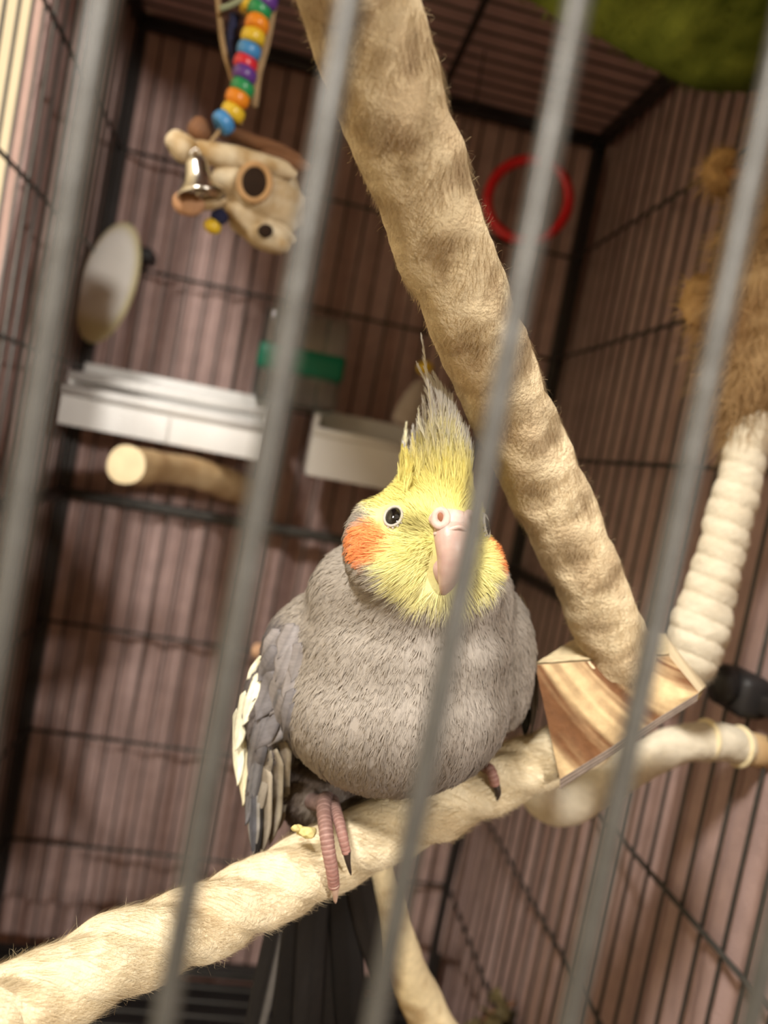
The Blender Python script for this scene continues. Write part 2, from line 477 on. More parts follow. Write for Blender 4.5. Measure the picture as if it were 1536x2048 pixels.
# ------------------------------------------------------------------ ropes
def rope(name, ctrl, m, label, cat, kind='twist', pitch=.05, base=(228, 208, 168), stain=(176, 134, 84), fuzz=6000, flen=.0035, loops=500,
         n=44, step=.0008, stain_amt=.35, parent=None, amp=.16):
    """ctrl rows: u, v, Y, radius(m)"""
    P = np.array([[*at(u, v, Y), r] for u, v, Y, r in ctrl])
    L = np.sum(np.linalg.norm(np.diff(P[:, :3], axis=0), axis=1))
    Q = spline(P, max(20, int(L / step))); C, R = Q[:, :3], Q[:, 3]

    def shape(th, s):
        if kind == 'twist':
            a = th * 1.5 - 2 * np.pi * s / pitch * 1.5
            return (1 - amp) + amp * np.abs(np.cos(a)) ** .7
        if kind == 'braid':
            k = 2 * np.pi / pitch
            a = np.abs(np.cos(1.5 * th + k * s)); b = np.abs(np.cos(1.5 * th - k * s + .8))
            return (1 - amp) + amp * np.maximum(a, b) ** 1.1
        if kind == 'wrap':
            ph = (s / pitch + th / (2 * np.pi)) % 1.0
            return (1 - amp) + amp * np.sqrt(np.clip(1 - (2 * ph - 1) ** 2, 0, 1))
        return np.ones_like(th + s)
    V, Fc = tube(C, R, n, True, shape)
    k = len(C)
    cen = np.repeat(C, n, 0); out = unit(V - cen)
    T = np.repeat(unit(np.gradient(C, axis=0)), n, 0)
    rr = np.repeat(R, n)
    V = V + out * (rr * (.16 * (vnoise(V, 1 / .011, 21) - .5) + .05 * (vnoise(V, 1 / .003, 22) - .5)))[:, None]
    st = np.clip((vnoise(V, 1 / .016, 23) * .6 + vnoise(V, 1 / .005, 24) * .4 - .48) * 4, 0, 1) * stain_amt
    colr = lin(base) * (1 - st[:, None]) + lin(stain) * st[:, None]
    colr = colr * (.9 + .2 * vnoise(V, 1 / .002, 25))[:, None]
    if kind == 'braid':                              # darker brown along the creases of the braid
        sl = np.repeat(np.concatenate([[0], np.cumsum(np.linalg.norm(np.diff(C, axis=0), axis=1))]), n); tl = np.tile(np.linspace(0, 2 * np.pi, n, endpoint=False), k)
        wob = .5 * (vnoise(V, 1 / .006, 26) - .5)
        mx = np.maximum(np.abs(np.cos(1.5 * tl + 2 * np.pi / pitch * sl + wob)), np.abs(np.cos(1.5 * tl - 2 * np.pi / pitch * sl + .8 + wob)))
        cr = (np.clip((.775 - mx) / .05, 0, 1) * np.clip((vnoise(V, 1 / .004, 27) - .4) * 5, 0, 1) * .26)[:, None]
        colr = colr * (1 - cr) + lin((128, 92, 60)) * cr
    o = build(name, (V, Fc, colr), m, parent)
    if label:
        tag(o, label, cat)
    # lying fibres and stray curls
    for cnt, lo in ((fuzz, False), (loops, True)):
        if not cnt:
            continue
        idx = rng.integers(0, len(V), cnt)
        p = V[idx] + T[idx] * rng.uniform(-step, step, (cnt, 1)); nn = out[idx]; tt = T[idx]; bb = np.cross(nn, tt)
        a = rng.uniform(0, 2 * np.pi, cnt)
        if lo:
            d = nn * rng.uniform(.5, 1.2, (cnt, 1)) + (np.cos(a)[:, None] * tt + np.sin(a)[:, None] * bb) * .8
            ln = flen * rng.uniform(.5, 1.5, cnt)
            e = unit(rng.normal(size=(cnt, 3)))
            K = 6; t = np.linspace(0, 1, K)[None, :, None]
            Pn = p[:, None] + unit(d)[:, None] * ln[:, None, None] * t * (1 - .45 * t) + e[:, None] * (ln[:, None, None] * .35 * np.sin(t * np.pi * 1.6))
            wd = .00009
        else:
            hel = -1.1 if kind != 'wrap' else 2.5
            d = unit(tt + bb * (hel * .5) + .42 * (np.cos(a)[:, None] * tt + np.sin(a)[:, None] * bb))
            ln = flen * 1.7 * rng.uniform(.5, 1.3, cnt)
            K = 4; t = np.linspace(0, 1, K)[None, :, None]
            lift = rng.uniform(.0, .10, (cnt, 1, 1))
            Pn = p[:, None] - nn[:, None] * .0003 + d[:, None] * ln[:, None, None] * t + nn[:, None] * ln[:, None, None] * lift * np.sin(t * 2.3)
            wd = .00014
        Nn = np.repeat(unit(nn + .16 * unit(rng.normal(size=(cnt, 3))))[:, None], K, 1)
        Cn = np.repeat((colr[idx] * rng.uniform(.92, 1.08, (cnt, 1)))[:, None], K, 1)
        strands('stray_fibres' if lo else 'nap', Pn, np.full(cnt, wd), Nn, Cn, M_fuzz, o, kind='stuff')
    return o


e_top = at(665, -260, .150); e_left = at(-150, 2135, .172); e_low = at(930, 2170, .310)      # rope ends run on to the roof, side wires and grate


def row(P, r):
    return (*px(P), P[1], r)


perch = rope('rope_perch', [row(np.array([XL + .004, .150, e_left[2] - .035]), .0112), row(np.array([(XL + e_left[0]) / 2, .160, e_left[2] - .020]), .0112), (-150, 2135, .172, .0112), (20, 2030, .185, .0112), (215, 1922, .197, .0111), (400, 1845, .212, .0110), (560, 1768, .226, .0112),
                            (700, 1695, .236, .0112), (850, 1625, .244, .0110), (980, 1570, .252, .0108), (1080, 1520, .258, .0104), (1190, 1470, .266, .0100)], M_rope,
             'thick frayed cream cotton rope perch that the cockatiel grips', 'perch', 'twist', pitch=.062, fuzz=38000, loops=1150, base=(222, 208, 178), stain=(198, 172, 130), amp=.2)
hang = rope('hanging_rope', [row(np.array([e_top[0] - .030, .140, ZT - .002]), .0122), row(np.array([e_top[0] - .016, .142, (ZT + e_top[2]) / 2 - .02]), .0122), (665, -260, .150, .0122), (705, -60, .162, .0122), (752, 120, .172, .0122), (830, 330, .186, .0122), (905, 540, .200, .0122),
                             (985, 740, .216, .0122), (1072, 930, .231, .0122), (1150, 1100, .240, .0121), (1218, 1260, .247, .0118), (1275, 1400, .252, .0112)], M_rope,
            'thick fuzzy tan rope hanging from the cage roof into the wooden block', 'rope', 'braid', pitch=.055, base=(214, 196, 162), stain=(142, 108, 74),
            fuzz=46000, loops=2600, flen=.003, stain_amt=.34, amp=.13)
rope('wrapped_rope', [(1560, 690, .33, .0098), (1515, 830, .328, .0100), (1478, 960, .325, .0102), (1445, 1090, .322, .0106), (1418, 1190, .32, .0118),
                      (1395, 1270, .318, .0136), (1380, 1330, .316, .0112), (1372, 1365, .315, .006)], M_rope,
     'white cotton rope wrapped in tight coils ending in a knot above the wooden block', 'rope', 'wrap', pitch=.0088, base=(224, 214, 192), stain=(200, 178, 144), fuzz=3500, loops=0,
     flen=.0025, stain_amt=.2, amp=.10)
bend = rope('bent_rope_perch', [(1066, 1545, .326, .0065), (1078, 1585, .328, .0086), (1118, 1612, .330, .0092), (1180, 1588, .332, .0093), (1260, 1535, .335, .0092),
                                (1345, 1492, .338, .0092), (1430, 1482, .341, .0092), (1488, 1496, .343, .0088)], M_rope,
            'smooth white rope perch bent upward below the wooden block', 'perch', 'plain', base=(226, 216, 194), stain=(206, 186, 150), fuzz=3000, loops=0, flen=.0025, stain_amt=.2)
for u, v, Y in ((1412, 1480, .3403), (1478, 1493, .3427)):
    c = at(u, v, Y); ax = unit(at(u + 30, v + 4, Y + .001) - c)
    Vt, Ft = torus(c, ax, .0092, .0012)
    build('cord_wrap', (Vt, Ft, np.tile(lin((240, 224, 182)), (len(Vt), 1))), M_rope, bend)
build('end_cap', tube(np.array([at(1486, 1495, .343), at(1515, 1501, .344), at(1532, 1505, .3445)]), .0082, 20), M_twig, bend)

br = [(742, 1700, .300, .0062), (775, 1800, .302, .0066), (800, 1900, .304, .0080), (835, 1990, .306, .0090), (880, 2075, .308, .0094), (930, 2170, .310, .0094), row(e_low + np.array([.008, .004, -.06]), .0094), row(np.array([e_low[0] + .02, .318, ZB + .002]), .0094)]
rope('branch_perch', br, M_rope, 'pale mottled branch perch rising behind the cockatiel tail', 'perch', 'plain', base=(228, 210, 170), stain=(150, 112, 62), fuzz=0, loops=0, stain_amt=.6)

# ------------------------------------------------------------------ wooden block on the rope
blk = empty('wooden_block', 'sawn pine block with brown grain threaded onto the rope end', 'block')
fr = [at(1070, 1330, .246), at(1120, 1558, .240), at(1398, 1385, .236), at(1338, 1312, .242)]
bk = [at(1172, 1268, .276), at(1150, 1500, .276), at(1412, 1372, .272), at(1330, 1270, .276)]
lo = [fr[1] + np.array([0, 0, -.0036]) + IR * .0006, fr[2] + np.array([0, 0, -.0030])]


def patch(corners, nu, nv, amp, rise, seed):
    a, b, c, d = corners
    u, v = np.meshgrid(np.linspace(0, 1, nu), np.linspace(0, 1, nv))
    u = u[..., None]; v = v[..., None]
    P = a * (1 - u) * (1 - v) + d * u * (1 - v) + b * (1 - u) * v + c * u * v
    n = unit(np.cross(b - a, d - a)); n = n if n @ IF < 0 else -n
    gu = u - .31 * v
    grain = vnoise(np.concatenate([gu * 10, v * .5, u * 0], -1), 1, seed) + .5 * vnoise(np.concatenate([gu * 31, v * 1.2, u * 0], -1), 1, seed + 1) - .75
    edge = np.minimum(np.minimum(u, 1 - u), np.minimum(v, 1 - v))[..., 0]
    off = (amp * grain) * np.clip(edge * 12, 0, 1) + rise * np.clip(edge * 5, 0, 1)
    V = (P + n * off[..., None]).reshape(-1, 3)
    Fc = [(j * nu + i, (j + 1) * nu + i, (j + 1) * nu + i + 1, j * nu + i + 1) for j in range(nv - 1) for i in range(nu - 1)]
    gr = grain.reshape(-1, 1)
    return V, Fc, gr


V, Fc, gr = patch(fr, 60, 24, .0012, .0012, 31)
kk = np.clip(gr * 1.8 + .45, 0, 1)
kk = np.clip(.02 + .96 * kk, 0, 1)
cface = lin((222, 194, 148)) * kk + lin((112, 74, 46)) * (1 - kk)
M_grain = mat('sawn_grain', attr=True, rough=.7, spec=.2, noise=.2, nscale=300, bump=.4, bscale=500, bdist=.0006)
build('grain_face', (V, Fc, cface), M_grain, blk)
hullV = np.array(fr + bk)
build('core', (hullV, [(3, 2, 1, 0), (4, 5, 6, 7), (0, 1, 5, 4), (1, 2, 6, 5), (2, 3, 7, 6), (3, 0, 4, 7)]), M_cut, blk, smooth=False)
V, Fc, gr = patch([fr[0] + IU * .0003, fr[0] * .0 + fr[0] + IU * .0003, fr[0], fr[0]], 2, 2, 0, 0, 1)
tp = [bk[0], fr[0] - IF * .0004, fr[3] - IF * .0004, bk[3]]
V, Fc, gr = patch(tp, 40, 16, 0, 0, 41)
V = V + IU * (.0009 * vnoise(V, 1 / .0022, 43) + .0004)[:, None]
build('sawn_top', (V, Fc, np.tile(lin((240, 220, 178)), (len(V), 1)) * (.8 + .3 * vnoise(V, 1 / .002, 44))[:, None]), M_grain, blk)
V, Fc, gr = patch([fr[1], lo[0], lo[1], fr[2]], 60, 8, 0, .0002, 51)
uu = np.tile(np.arange(8) / 7., (60, 1)).T.reshape(-1)
kk = np.clip(.5 + .5 * np.sin(uu * 17 + 3 * vnoise(V, 1 / .01, 52)), 0, 1)[:, None]
build('weathered_edge', (V, Fc, lin((150, 136, 124)) * kk + lin((84, 70, 62)) * (1 - kk)), M_grain, blk)
build('underside', (np.array([lo[0], lo[1], bk[2], bk[1]]), [(0, 1, 2, 3)]), M_cut, blk, smooth=False)

# ------------------------------------------------------------------ cockatiel
bird = empty('cockatiel', 'grey cockatiel with yellow face, orange cheeks and raised crest perched on the rope', 'bird')
AX = np.stack([IR, IU, IF])


def K(u, v, Y, r, tilt=0.):
    ct, st = math.cos(tilt), math.sin(tilt)
    ax = np.stack([ct * IR + st * IU, -st * IR + ct * IU, IF])
    return (at(u, v, Y), np.array(r) * .001, ax)


blobs = [
    K(790, 1408, .238, (36.5, 27.5, 33)),             # breast and belly
    K(812, 1300, .236, (33, 22, 28)),
    K(835, 1195, .232, (26, 19, 24)),                 # neck
    K(735, 1200, .240, (19, 19, 19)),                 # upper back filling out to both sides
    K(935, 1205, .243, (15, 19, 18)),
    K(652, 1292, .250, (15, 19, 17), .3),
    K(1002, 1280, .252, (10.5, 18, 16)),
    K(855, 1062, .2235, (17.3, 16.5, 18)),            # head
    K(872, 955, .2225, (10, 10.5, 11.5), -.1),         # crown
    K(772, 1120, .2150, (11, 12, 9.5)),               # puffed cheeks
    K(745, 1082, .2195, (8, 11.5, 9)),
    K(850, 1165, .2125, (10, 9, 7)),
    K(962, 1150, .2185, (7, 11.5, 9)),
    K(890, 1090, .210, (8, 10, 7)),                   # face under the beak
    K(610, 1330, .252, (13.5, 19, 18), .35),          # wing shoulders
    K(545, 1430, .254, (9.5, 19, 15), .12),
    K(528, 1540, .257, (6.3, 17, 12), -.06),
    K(1015, 1350, .256, (8.5, 19, 18), -.1),
    K(650, 1560, .268, (20, 17, 22)),                 # flank and thighs
    K(790, 1560, .262, (20, 11, 18)),
    K(640, 1660, .280, (11, 16, 13)),                 # rump running into the tail
]


def sd_one(P, b):
    q = (P - b[0]) @ b[2].T
    k0 = np.linalg.norm(q / b[1], axis=-1); k1 = np.linalg.norm(q / b[1] ** 2, axis=-1)
    return k0 * (k0 - 1) / (k1 + 1e-9)


def sdf(P, k=.0045):
    d = sd_one(P, blobs[0])
    for b in blobs[1:]:
        e = sd_one(P, b)
        h = np.clip(.5 + .5 * (e - d) / k, 0, 1)
        d = e * (1 - h) + d * h - k * h * (1 - h)
    return d


def sdg(P, e=.00015):
    d = sdf(P)
    return d, unit(np.stack([sdf(P + np.eye(3)[i] * e) - d for i in range(3)], -1))


def grad(P):
    return sdg(P)[1]


def onto(P, it=3):
    for _ in range(it):
        d, G = sdg(P)
        P = P - G * d[..., None]
    return P


raw = bpy.data.objects.new('raw', make_mesh('raw', *join(*[ellipsoid(b[0], b[1] * 1.02, b[2]) for b in blobs]))); col.objects.link(raw)
rm = raw.modifiers.new('r', 'REMESH'); rm.mode = 'VOXEL'; rm.voxel_size = .0011
dg = bpy.context.evaluated_depsgraph_get(); ev = raw.evaluated_get(dg).to_mesh()
BV = np.empty(len(ev.vertices) * 3); ev.vertices.foreach_get('co', BV); BV = BV.reshape(-1, 3)
BF = [tuple(p.vertices) for p in ev.polygons]
bpy.data.objects.remove(raw)
BV = onto(BV, 4)
BVH = BVHTree.FromPolygons([Vector(v) for v in BV], BF)


def surf(u, v, fall=.24):
    d = unit(at(u, v, .2) - CAM)
    h = BVH.ray_cast(Vector(CAM), Vector(d))
    if h[0] is None:
        return at(u, v, fall), -IF
    return np.array(h[0]), np.array(h[1]) * (1 if np.array(h[1]) @ d < 0 else -1)


# head frame
hc = at(852, 1056, .2235)
mid = surf(905, 1052)[0]
hu = unit(.10 * IR + 1. * IU)
hf = unit(mid - hc); hf = unit(hf - hu * (hf @ hu) * .9)
hs = unit(np.cross(hu, hf)); hs = hs if hs @ IR > 0 else -hs           # towards the bird's other cheek
hu = np.cross(hs, hf); hu = hu if hu @ IU > 0 else -hu


def headloc(P):
    q = P - hc
    return q @ hs, q @ hu, q @ hf


ear = surf(736, 1084)[0]
es, eu, ef = [float(x) for x in headloc(ear[None])]
eyeP, eyeN = surf(787, 1034)
ys_, yu_, yf_ = [float(x) for x in headloc(eyeP[None])]


def plumage(P):
    """colour of the plumage by place on the bird"""
    s_, u_, f_ = headloc(P)
    n1 = vnoise(P, 1 / .004, 61); n2 = vnoise(P, 1 / .0012, 62)
    grey = lin((168, 160, 151)); brown = lin((150, 140, 132)); dark = lin((112, 106, 106))
    c = np.tile(grey, (len(P), 1))
    # belly a little browner, wing mass darker slate
    bl_ = np.clip((-(P - at(800, 1380, .205)) @ IU) / .03, 0, 1)[:, None] * .6
    c = c * (1 - bl_) + brown * bl_
    rel = (P - at(600, 1380, .24)) @ IR
    wg = np.clip((-rel - .0005 + .002 * n1) / .003, 0, 1)[:, None] * np.clip(((at(700, 1230, .22) - P) @ IU) / .004, 0, 1)[:, None]
    c = c * (1 - wg) + dark * wg
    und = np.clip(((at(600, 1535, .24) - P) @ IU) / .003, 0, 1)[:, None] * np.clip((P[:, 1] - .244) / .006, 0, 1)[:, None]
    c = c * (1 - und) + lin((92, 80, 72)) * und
    c *= (.93 + .14 * n1)[:, None]
    # face mask
    low = -.0215 - .002 * np.cos(s_ / .006)
    m = np.minimum.reduce([(f_ + .0015 + .25 * np.abs(u_)) / .004, (u_ - low) / .004, (.0215 - u_) / .004]) + (n2 - .5) * 1.2
    ell = 1 - np.sqrt((s_ / .0200) ** 2 + ((u_ + .001) / np.where(u_ < -.001, .0188, .0250)) ** 2) * np.where(f_ > -.003, 1, 9)
    m = ell / .10 + (n2 - .5) * 1.0 + .6
    m = np.clip(m, 0, 1)[:, None]
    yel = lin((236, 226, 138)) * (1 - .35 * n1[:, None]) + lin((242, 238, 184)) * (.35 * n1[:, None])
    # throat is paler, brow deeper yellow, lores dusky
    thr = np.clip((-u_ - .004) / .012, 0, 1)[:, None] * .55
    yel = yel * (1 - thr) + lin((240, 236, 182)) * thr
    brow = np.clip((u_ - .004) / .008, 0, 1)[:, None] * .4
    yel = yel * (1 - brow) + lin((230, 212, 104)) * brow
    crown = np.clip((u_ - .0135) / .006, 0, 1)[:, None] * .75
    yel = yel * (1 - crown) + lin((214, 210, 190)) * crown
    for sg in (1, -1):
        lore = np.exp(-(((s_ - sg * .62 * ys_) / .0042) ** 2 + ((u_ - yu_ + .0018) / .0026) ** 2))[:, None] * np.clip(f_ / .006, 0, 1)[:, None] * .8
        yel = yel * (1 - lore) + lin((150, 140, 84)) * lore
    rim = np.clip(1 - np.abs(ell / .10 + .2) / .9, 0, 1)[:, None] * .8
    yel = yel * (1 - rim) + lin((236, 232, 216)) * rim
    c = c * (1 - m) + yel * m
    for sg in (1, -1):
        ds = (s_ - sg * es); du = u_ - eu; df = f_ - ef
        o = np.sqrt((df / .0075) ** 2 + (du / .0066) ** 2 + (ds / .0075) ** 2)
        k = np.clip((1.08 - o) / .35 + (n2 - .5) * .9, 0, 1)[:, None] * .95
        org = lin((250, 152, 92)) * (.85 + .3 * n1[:, None])
        c = c * (1 - k) + org * k
        # pale line behind the cheek spot
        k2 = np.clip(1 - np.abs(o - 1.25) / .22, 0, 1)[:, None] * .5 * np.clip(-f_ / .004 + .8, 0, 1)[:, None]
        c = c * (1 - k2) + lin((238, 232, 214)) * k2
    return c


body = obj('body', make_mesh('body', BV, [f for f in BF], True, plumage(BV) * .88), M_plume, bird)

# plumage: overlapping feathers of fine barbs; long loose strands on the face
tri = np.array([f[:3] for f in BF]); area_ = np.linalg.norm(np.cross(BV[tri[:, 1]] - BV[tri[:, 0]], BV[tri[:, 2]] - BV[tri[:, 0]]), axis=1)
beak0 = hc + hf * .0205 - hu * .004
front = (CAM - BV[tri[:, 0]]); fc_n = grad(BV[tri[:, 0]])
facing = np.sum(unit(front) * fc_n, 1)
wgt = area_ * np.where(facing > -.25, 1., .12); wgt /= wgt.sum()


def sample(n):
    t = tri[rng.choice(len(tri), n, p=wgt)]
    a, b = rng.random((2, n, 1)); f = a + b > 1; a = np.where(f, 1 - a, a); b = np.where(f, 1 - b, b)
    return BV[t[:, 0]] * (1 - a - b) + BV[t[:, 1]] * a + BV[t[:, 2]] * b


def flow(P, Nn):
    v = P - beak0
    d = np.linalg.norm(v, axis=-1, keepdims=True)
    v = unit(v) + np.array([0, 0, -1.]) * np.clip((d - .018) / .03, 0, 1.2)
    return unit(v - Nn * np.sum(v * Nn, -1, keepdims=True))


def isface(P):
    s_, u_, f_ = headloc(P)
    return (np.sqrt((s_ / .021) ** 2 + ((u_ + .001) / np.where(u_ < -.001, .0205, .0265)) ** 2) < 1) & (f_ > -.006)


seeds = sample(8600); seeds = seeds[~isface(seeds)]
ns_ = len(seeds); sn = grad(seeds); sf = flow(seeds, sn)
sf = unit(sf + .22 * unit(rng.normal(size=sf.shape)) * 1); sf = unit(sf - sn * np.sum(sf * sn, -1, keepdims=True)); sb = np.cross(sn, sf)
NB = 20
Lf = rng.uniform(.0050, .0078, ns_)[:, None]
tpos = rng.uniform(0, .62, (ns_, NB)); side = rng.uniform(-1, 1, (ns_, NB))
Kp = 4; t = np.linspace(0, 1, Kp)
ang = side * .46
ruf = np.where(rng.random((ns_, 1, 1)) < .14, 1.8, 1.0)
along = (tpos * Lf)[..., None] + (Lf * .42)[..., None] * t * np.cos(ang)[..., None]
lat = (Lf * .42)[..., None] * np.sin(ang)[..., None] * (t - .35 * t ** 2) + (side * Lf * .05)[..., None]
Pb = seeds[:, None, None] + sf[:, None, None] * along[..., None] + sb[:, None, None] * lat[..., None]
sh = Pb.shape; Pb = onto(Pb.reshape(-1, 3), 1)
d_, nb = sdg(Pb); Pb = Pb - nb * d_[:, None]; nb = nb.reshape(sh)
lift = (-.00015 + .00068 * ruf * (tpos[..., None] + .42 * t) * (1 - .35 * np.abs(side)[..., None])).reshape(-1, 1)
Pb = (Pb + nb.reshape(-1, 3) * lift).reshape(ns_ * NB, Kp, 3)
nb2 = unit(nb.reshape(ns_ * NB, Kp, 3) + .30 * np.repeat((sf * .6), NB, 0)[:, None] + .28 * side.reshape(-1, 1, 1) * np.repeat(sb, NB, 0)[:, None] + .12 * unit(rng.normal(size=(ns_ * NB, 1, 3))))
cb = plumage(seeds) * rng.uniform(.95, 1.05, (ns_, 1))
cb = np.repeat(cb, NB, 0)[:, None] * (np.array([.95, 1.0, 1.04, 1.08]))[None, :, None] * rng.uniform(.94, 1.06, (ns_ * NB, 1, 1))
keep = np.ones(len(Pb), bool)
strands('body_feathers', Pb, rng.uniform(.00028, .00046, len(Pb)), nb2, cb, M_barb, body, tip=.3, kind='stuff')

fs = sample(150000); fs = fs[isface(fs)][:34000]
# keep the eye, beak root clear
s_, u_, f_ = headloc(fs)
clear = np.ones(len(fs), bool)
for sg in (1, -1):
    clear &= np.linalg.norm(fs - (hc + hs * sg * ys_ + hu * yu_ + hf * yf_), axis=1) > .0050
clear &= ~((np.abs(s_) < .0046) & (u_ < .006) & (u_ > -.0165) & (f_ > .008))
fs = fs[clear]; nf = len(fs)
fn = grad(fs); ff = flow(fs, fn)
s_, u_, f_ = headloc(fs)
clump = np.stack([vnoise(fs, 1 / .0022, 71 + i) - .5 for i in range(3)], -1)
ff = unit(ff + 1.1 * clump + .12 * rng.normal(size=ff.shape)); ff = unit(ff - fn * np.sum(ff * fn, -1, keepdims=True))
Ln = rng.uniform(.0035, .0065, nf) * (1 + .45 * np.clip((-u_ - .004) / .01, 0, 1) + .5 * np.clip((u_ - .012) / .006, 0, 1))
nearbeak = np.clip((np.linalg.norm(fs - beak0, axis=1) - .005) / .009, np.where(u_ > .002, .55, .28), 1); Ln *= nearbeak
Ln *= np.clip(np.min([np.linalg.norm(fs - (hc + hs * sg * ys_ + hu * yu_ + hf * yf_), axis=1) for sg in (1, -1)], 0) / .009, .35, 1)
Kf = 5; t = np.linspace(0, 1, Kf)[None, :, None]
Pf = fs[:, None] + ff[:, None] * Ln[:, None, None] * t
d_, gf = sdg(Pf.reshape(-1, 3)); Pf = (Pf.reshape(-1, 3) - gf * d_[:, None]).reshape(nf, Kf, 3); gf = gf.reshape(nf, Kf, 3)
pf_l = rng.uniform(.2, 1.0, (nf, 1, 1)) * (.0013 + .0012 * np.clip((u_ - .014) / .006, 0, 1) + .0006 * np.clip((-u_ - .006) / .008, 0, 1))[:, None, None]
Pf = Pf + gf * pf_l * t ** 1.3
fcN = unit(gf + .35 * rng.normal(size=(nf, 1, 3)) * .6)
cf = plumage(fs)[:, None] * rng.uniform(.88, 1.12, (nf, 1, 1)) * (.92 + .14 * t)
strands('face_feathers', Pf, rng.uniform(.00020, .00036, nf), fcN, cf, M_barb, body, tip=.12, kind='stuff')


# ---- eyes
for sg in (1, -1):
    c = hc + hs * sg * ys_ + hu * yu_ + hf * yf_
    c = onto(c[None], 4)[0]; n = grad(c[None])[0]
    a = unit(hu - n * (hu @ n)); b = np.cross(n, a)
    e = build('eye', ellipsoid(c - n * .0004, (.0024, .0032, .0018), np.stack([b, a, n]), 28, 18), M_eye, bird)
    build('eyelid', torus(c + n * .0004, n, .0025, .00045, 40, 10, b, 1.28), M_lid, e)
    for i in range(14):
        x = 2 * math.pi * i / 14
        p = c + n * .0004 + .0030 * (math.cos(x) * b + 1.22 * math.sin(x) * a)
        build('lid_fold', ellipsoid(p - n * .0004, (.00042, .00042, .0004), np.stack([b, a, n]), 8, 6), M_lid, e)


def hp(s_, u_, f_):
    return hc + hs * s_ + hu * u_ + hf * f_


mu = float(headloc(mid[None])[1]); mf = float(headloc(mid[None])[2])
# ---- cere and beak, placed on the head's middle line
bu, bf = mu - .0005, mf - .0015


def loft(name, rows, m, parent, n=20):
    """rows: up, forward, half width, half depth, squareness"""
    R_ = spline(np.array(rows, float), 34)
    P = np.array([hp(0, bu + r[0], bf + r[1]) for r in R_])
    T = unit(np.gradient(P, axis=0)); V = []
    for p, tt, r in zip(P, T, R_):
        dn = unit(np.cross(hs, tt))
        for x in np.linspace(0, 2 * np.pi, n, endpoint=False):
            cx, sx = math.cos(x), math.sin(x)
            V.append(p + hs * r[2] * np.sign(cx) * abs(cx) ** .85 + dn * r[3] * np.sign(sx) * abs(sx) ** .9)
    k = len(P)
    Fc = [(i * n + j, i * n + (j + 1) % n, (i + 1) * n + (j + 1) % n, (i + 1) * n + j) for i in range(k - 1) for j in range(n)]
    Fc += [tuple(range(n))[::-1], tuple((k - 1) * n + j for j in range(n))]
    return build(name, (np.array(V), Fc), m, parent)


loft('upper_beak', [(.0015, -.002, .0045, .0038), (-.0012, .0016, .0052, .0042), (-.0046, .0033, .0050, .0040), (-.0085, .0036, .0042, .0034),
                    (-.0125, .0026, .0033, .0027), (-.0160, .0010, .0021, .0017), (-.0182, -.0006, .0009, .0008)], M_beak, bird)
loft('lower_beak', [(-.0085, -.002, .0040, .0035), (-.0115, -.0008, .0038, .0028), (-.0140, -.0008, .0028, .002), (-.0155, -.0012, .0016, .001)], M_beak, bird)
cere = build('cere', ellipsoid(hp(0, bu + .0018, bf + .0008), (.0068, .0034, .0038), np.stack([hs, hu, hf])), M_cere, bird)
build('cere_fold', tube(spline([hp(-.0052, bu - .0022, bf + .002), hp(-.003, bu - .0010, bf + .0046), hp(0, bu + .0004, bf + .0062), hp(.003, bu - .0010, bf + .0046), hp(.0052, bu - .0022, bf + .002)], 20), .00062, 10), M_cere, cere)
for sg in (-1, 1):
    c = hp(sg * .0043, bu + .0022, bf + .0030); n = unit(hf + hs * sg * .55 + hu * .25)
    b = build('nostril_ring', torus(c, n, .0016, .00115, 28, 12, unit(np.cross(hu, n)), 1.35), M_cere, cere)
    build('nostril', ellipsoid(c + n * .0001, (.0011, .0017, .0008), np.stack([unit(np.cross(hu, n)), unit(hu + .25 * sg * hs), n]), 14, 8), M_nostril, cere)


# ---- feathers with vanes
def vane(name, ctrl, width, colour, edge=None, parent=None, nrm=None, camber=.25, tipw=.12, roundness=.55, edge_side=0, stripe=None, m=None):
    """ctrl: world points along the shaft; width: half width (m)"""
    P = spline(ctrl, 26); T = unit(np.gradient(P, axis=0))
    nrm = -IF if nrm is None else nrm
    nw = 9; V = []; C = []
    for i, (p, tt) in enumerate(zip(P, T)):
        x = i / 25.
        n = unit(nrm - tt * (nrm @ tt)); sd_ = np.cross(tt, n)
        pr = min(1., (x / .14 + .25)) * (1 - max(0, (x - roundness) / (1 - roundness)) ** 2.2 * (1 - tipw)) if x < 1 else tipw
        for j in range(nw):
            y = (j / (nw - 1) - .5) * 2
            w_ = width * pr * y
            V.append(p + sd_ * w_ - n * (abs(y) ** 2 * width * camber) + n * (.00025 if j == nw // 2 else 0) - tt * abs(y) * width * .25)
            c = np.array(colour) * (.9 + .2 * vnoise(V[-1][None], 1 / .0016, 81)[0]) * (.94 + .12 * ((i * 7 + j * 3) % 5) / 4)
            if j == nw // 2:
                c = c * .75
            if edge is not None and ((edge_side == 0 and abs(y) > .7) or (edge_side * y > .45)):
                c = np.array(edge)
            C.append(c)
    Fc = [(i * nw + j, i * nw + j + 1, (i + 1) * nw + j + 1, (i + 1) * nw + j) for i in range(25) for j in range(nw - 1)]
    o = build(name, (np.array(V), Fc, np.array(C)), m or M_vane, parent)
    sdm = o.modifiers.new('t', 'SOLIDIFY'); sdm.thickness = .00025
    return o


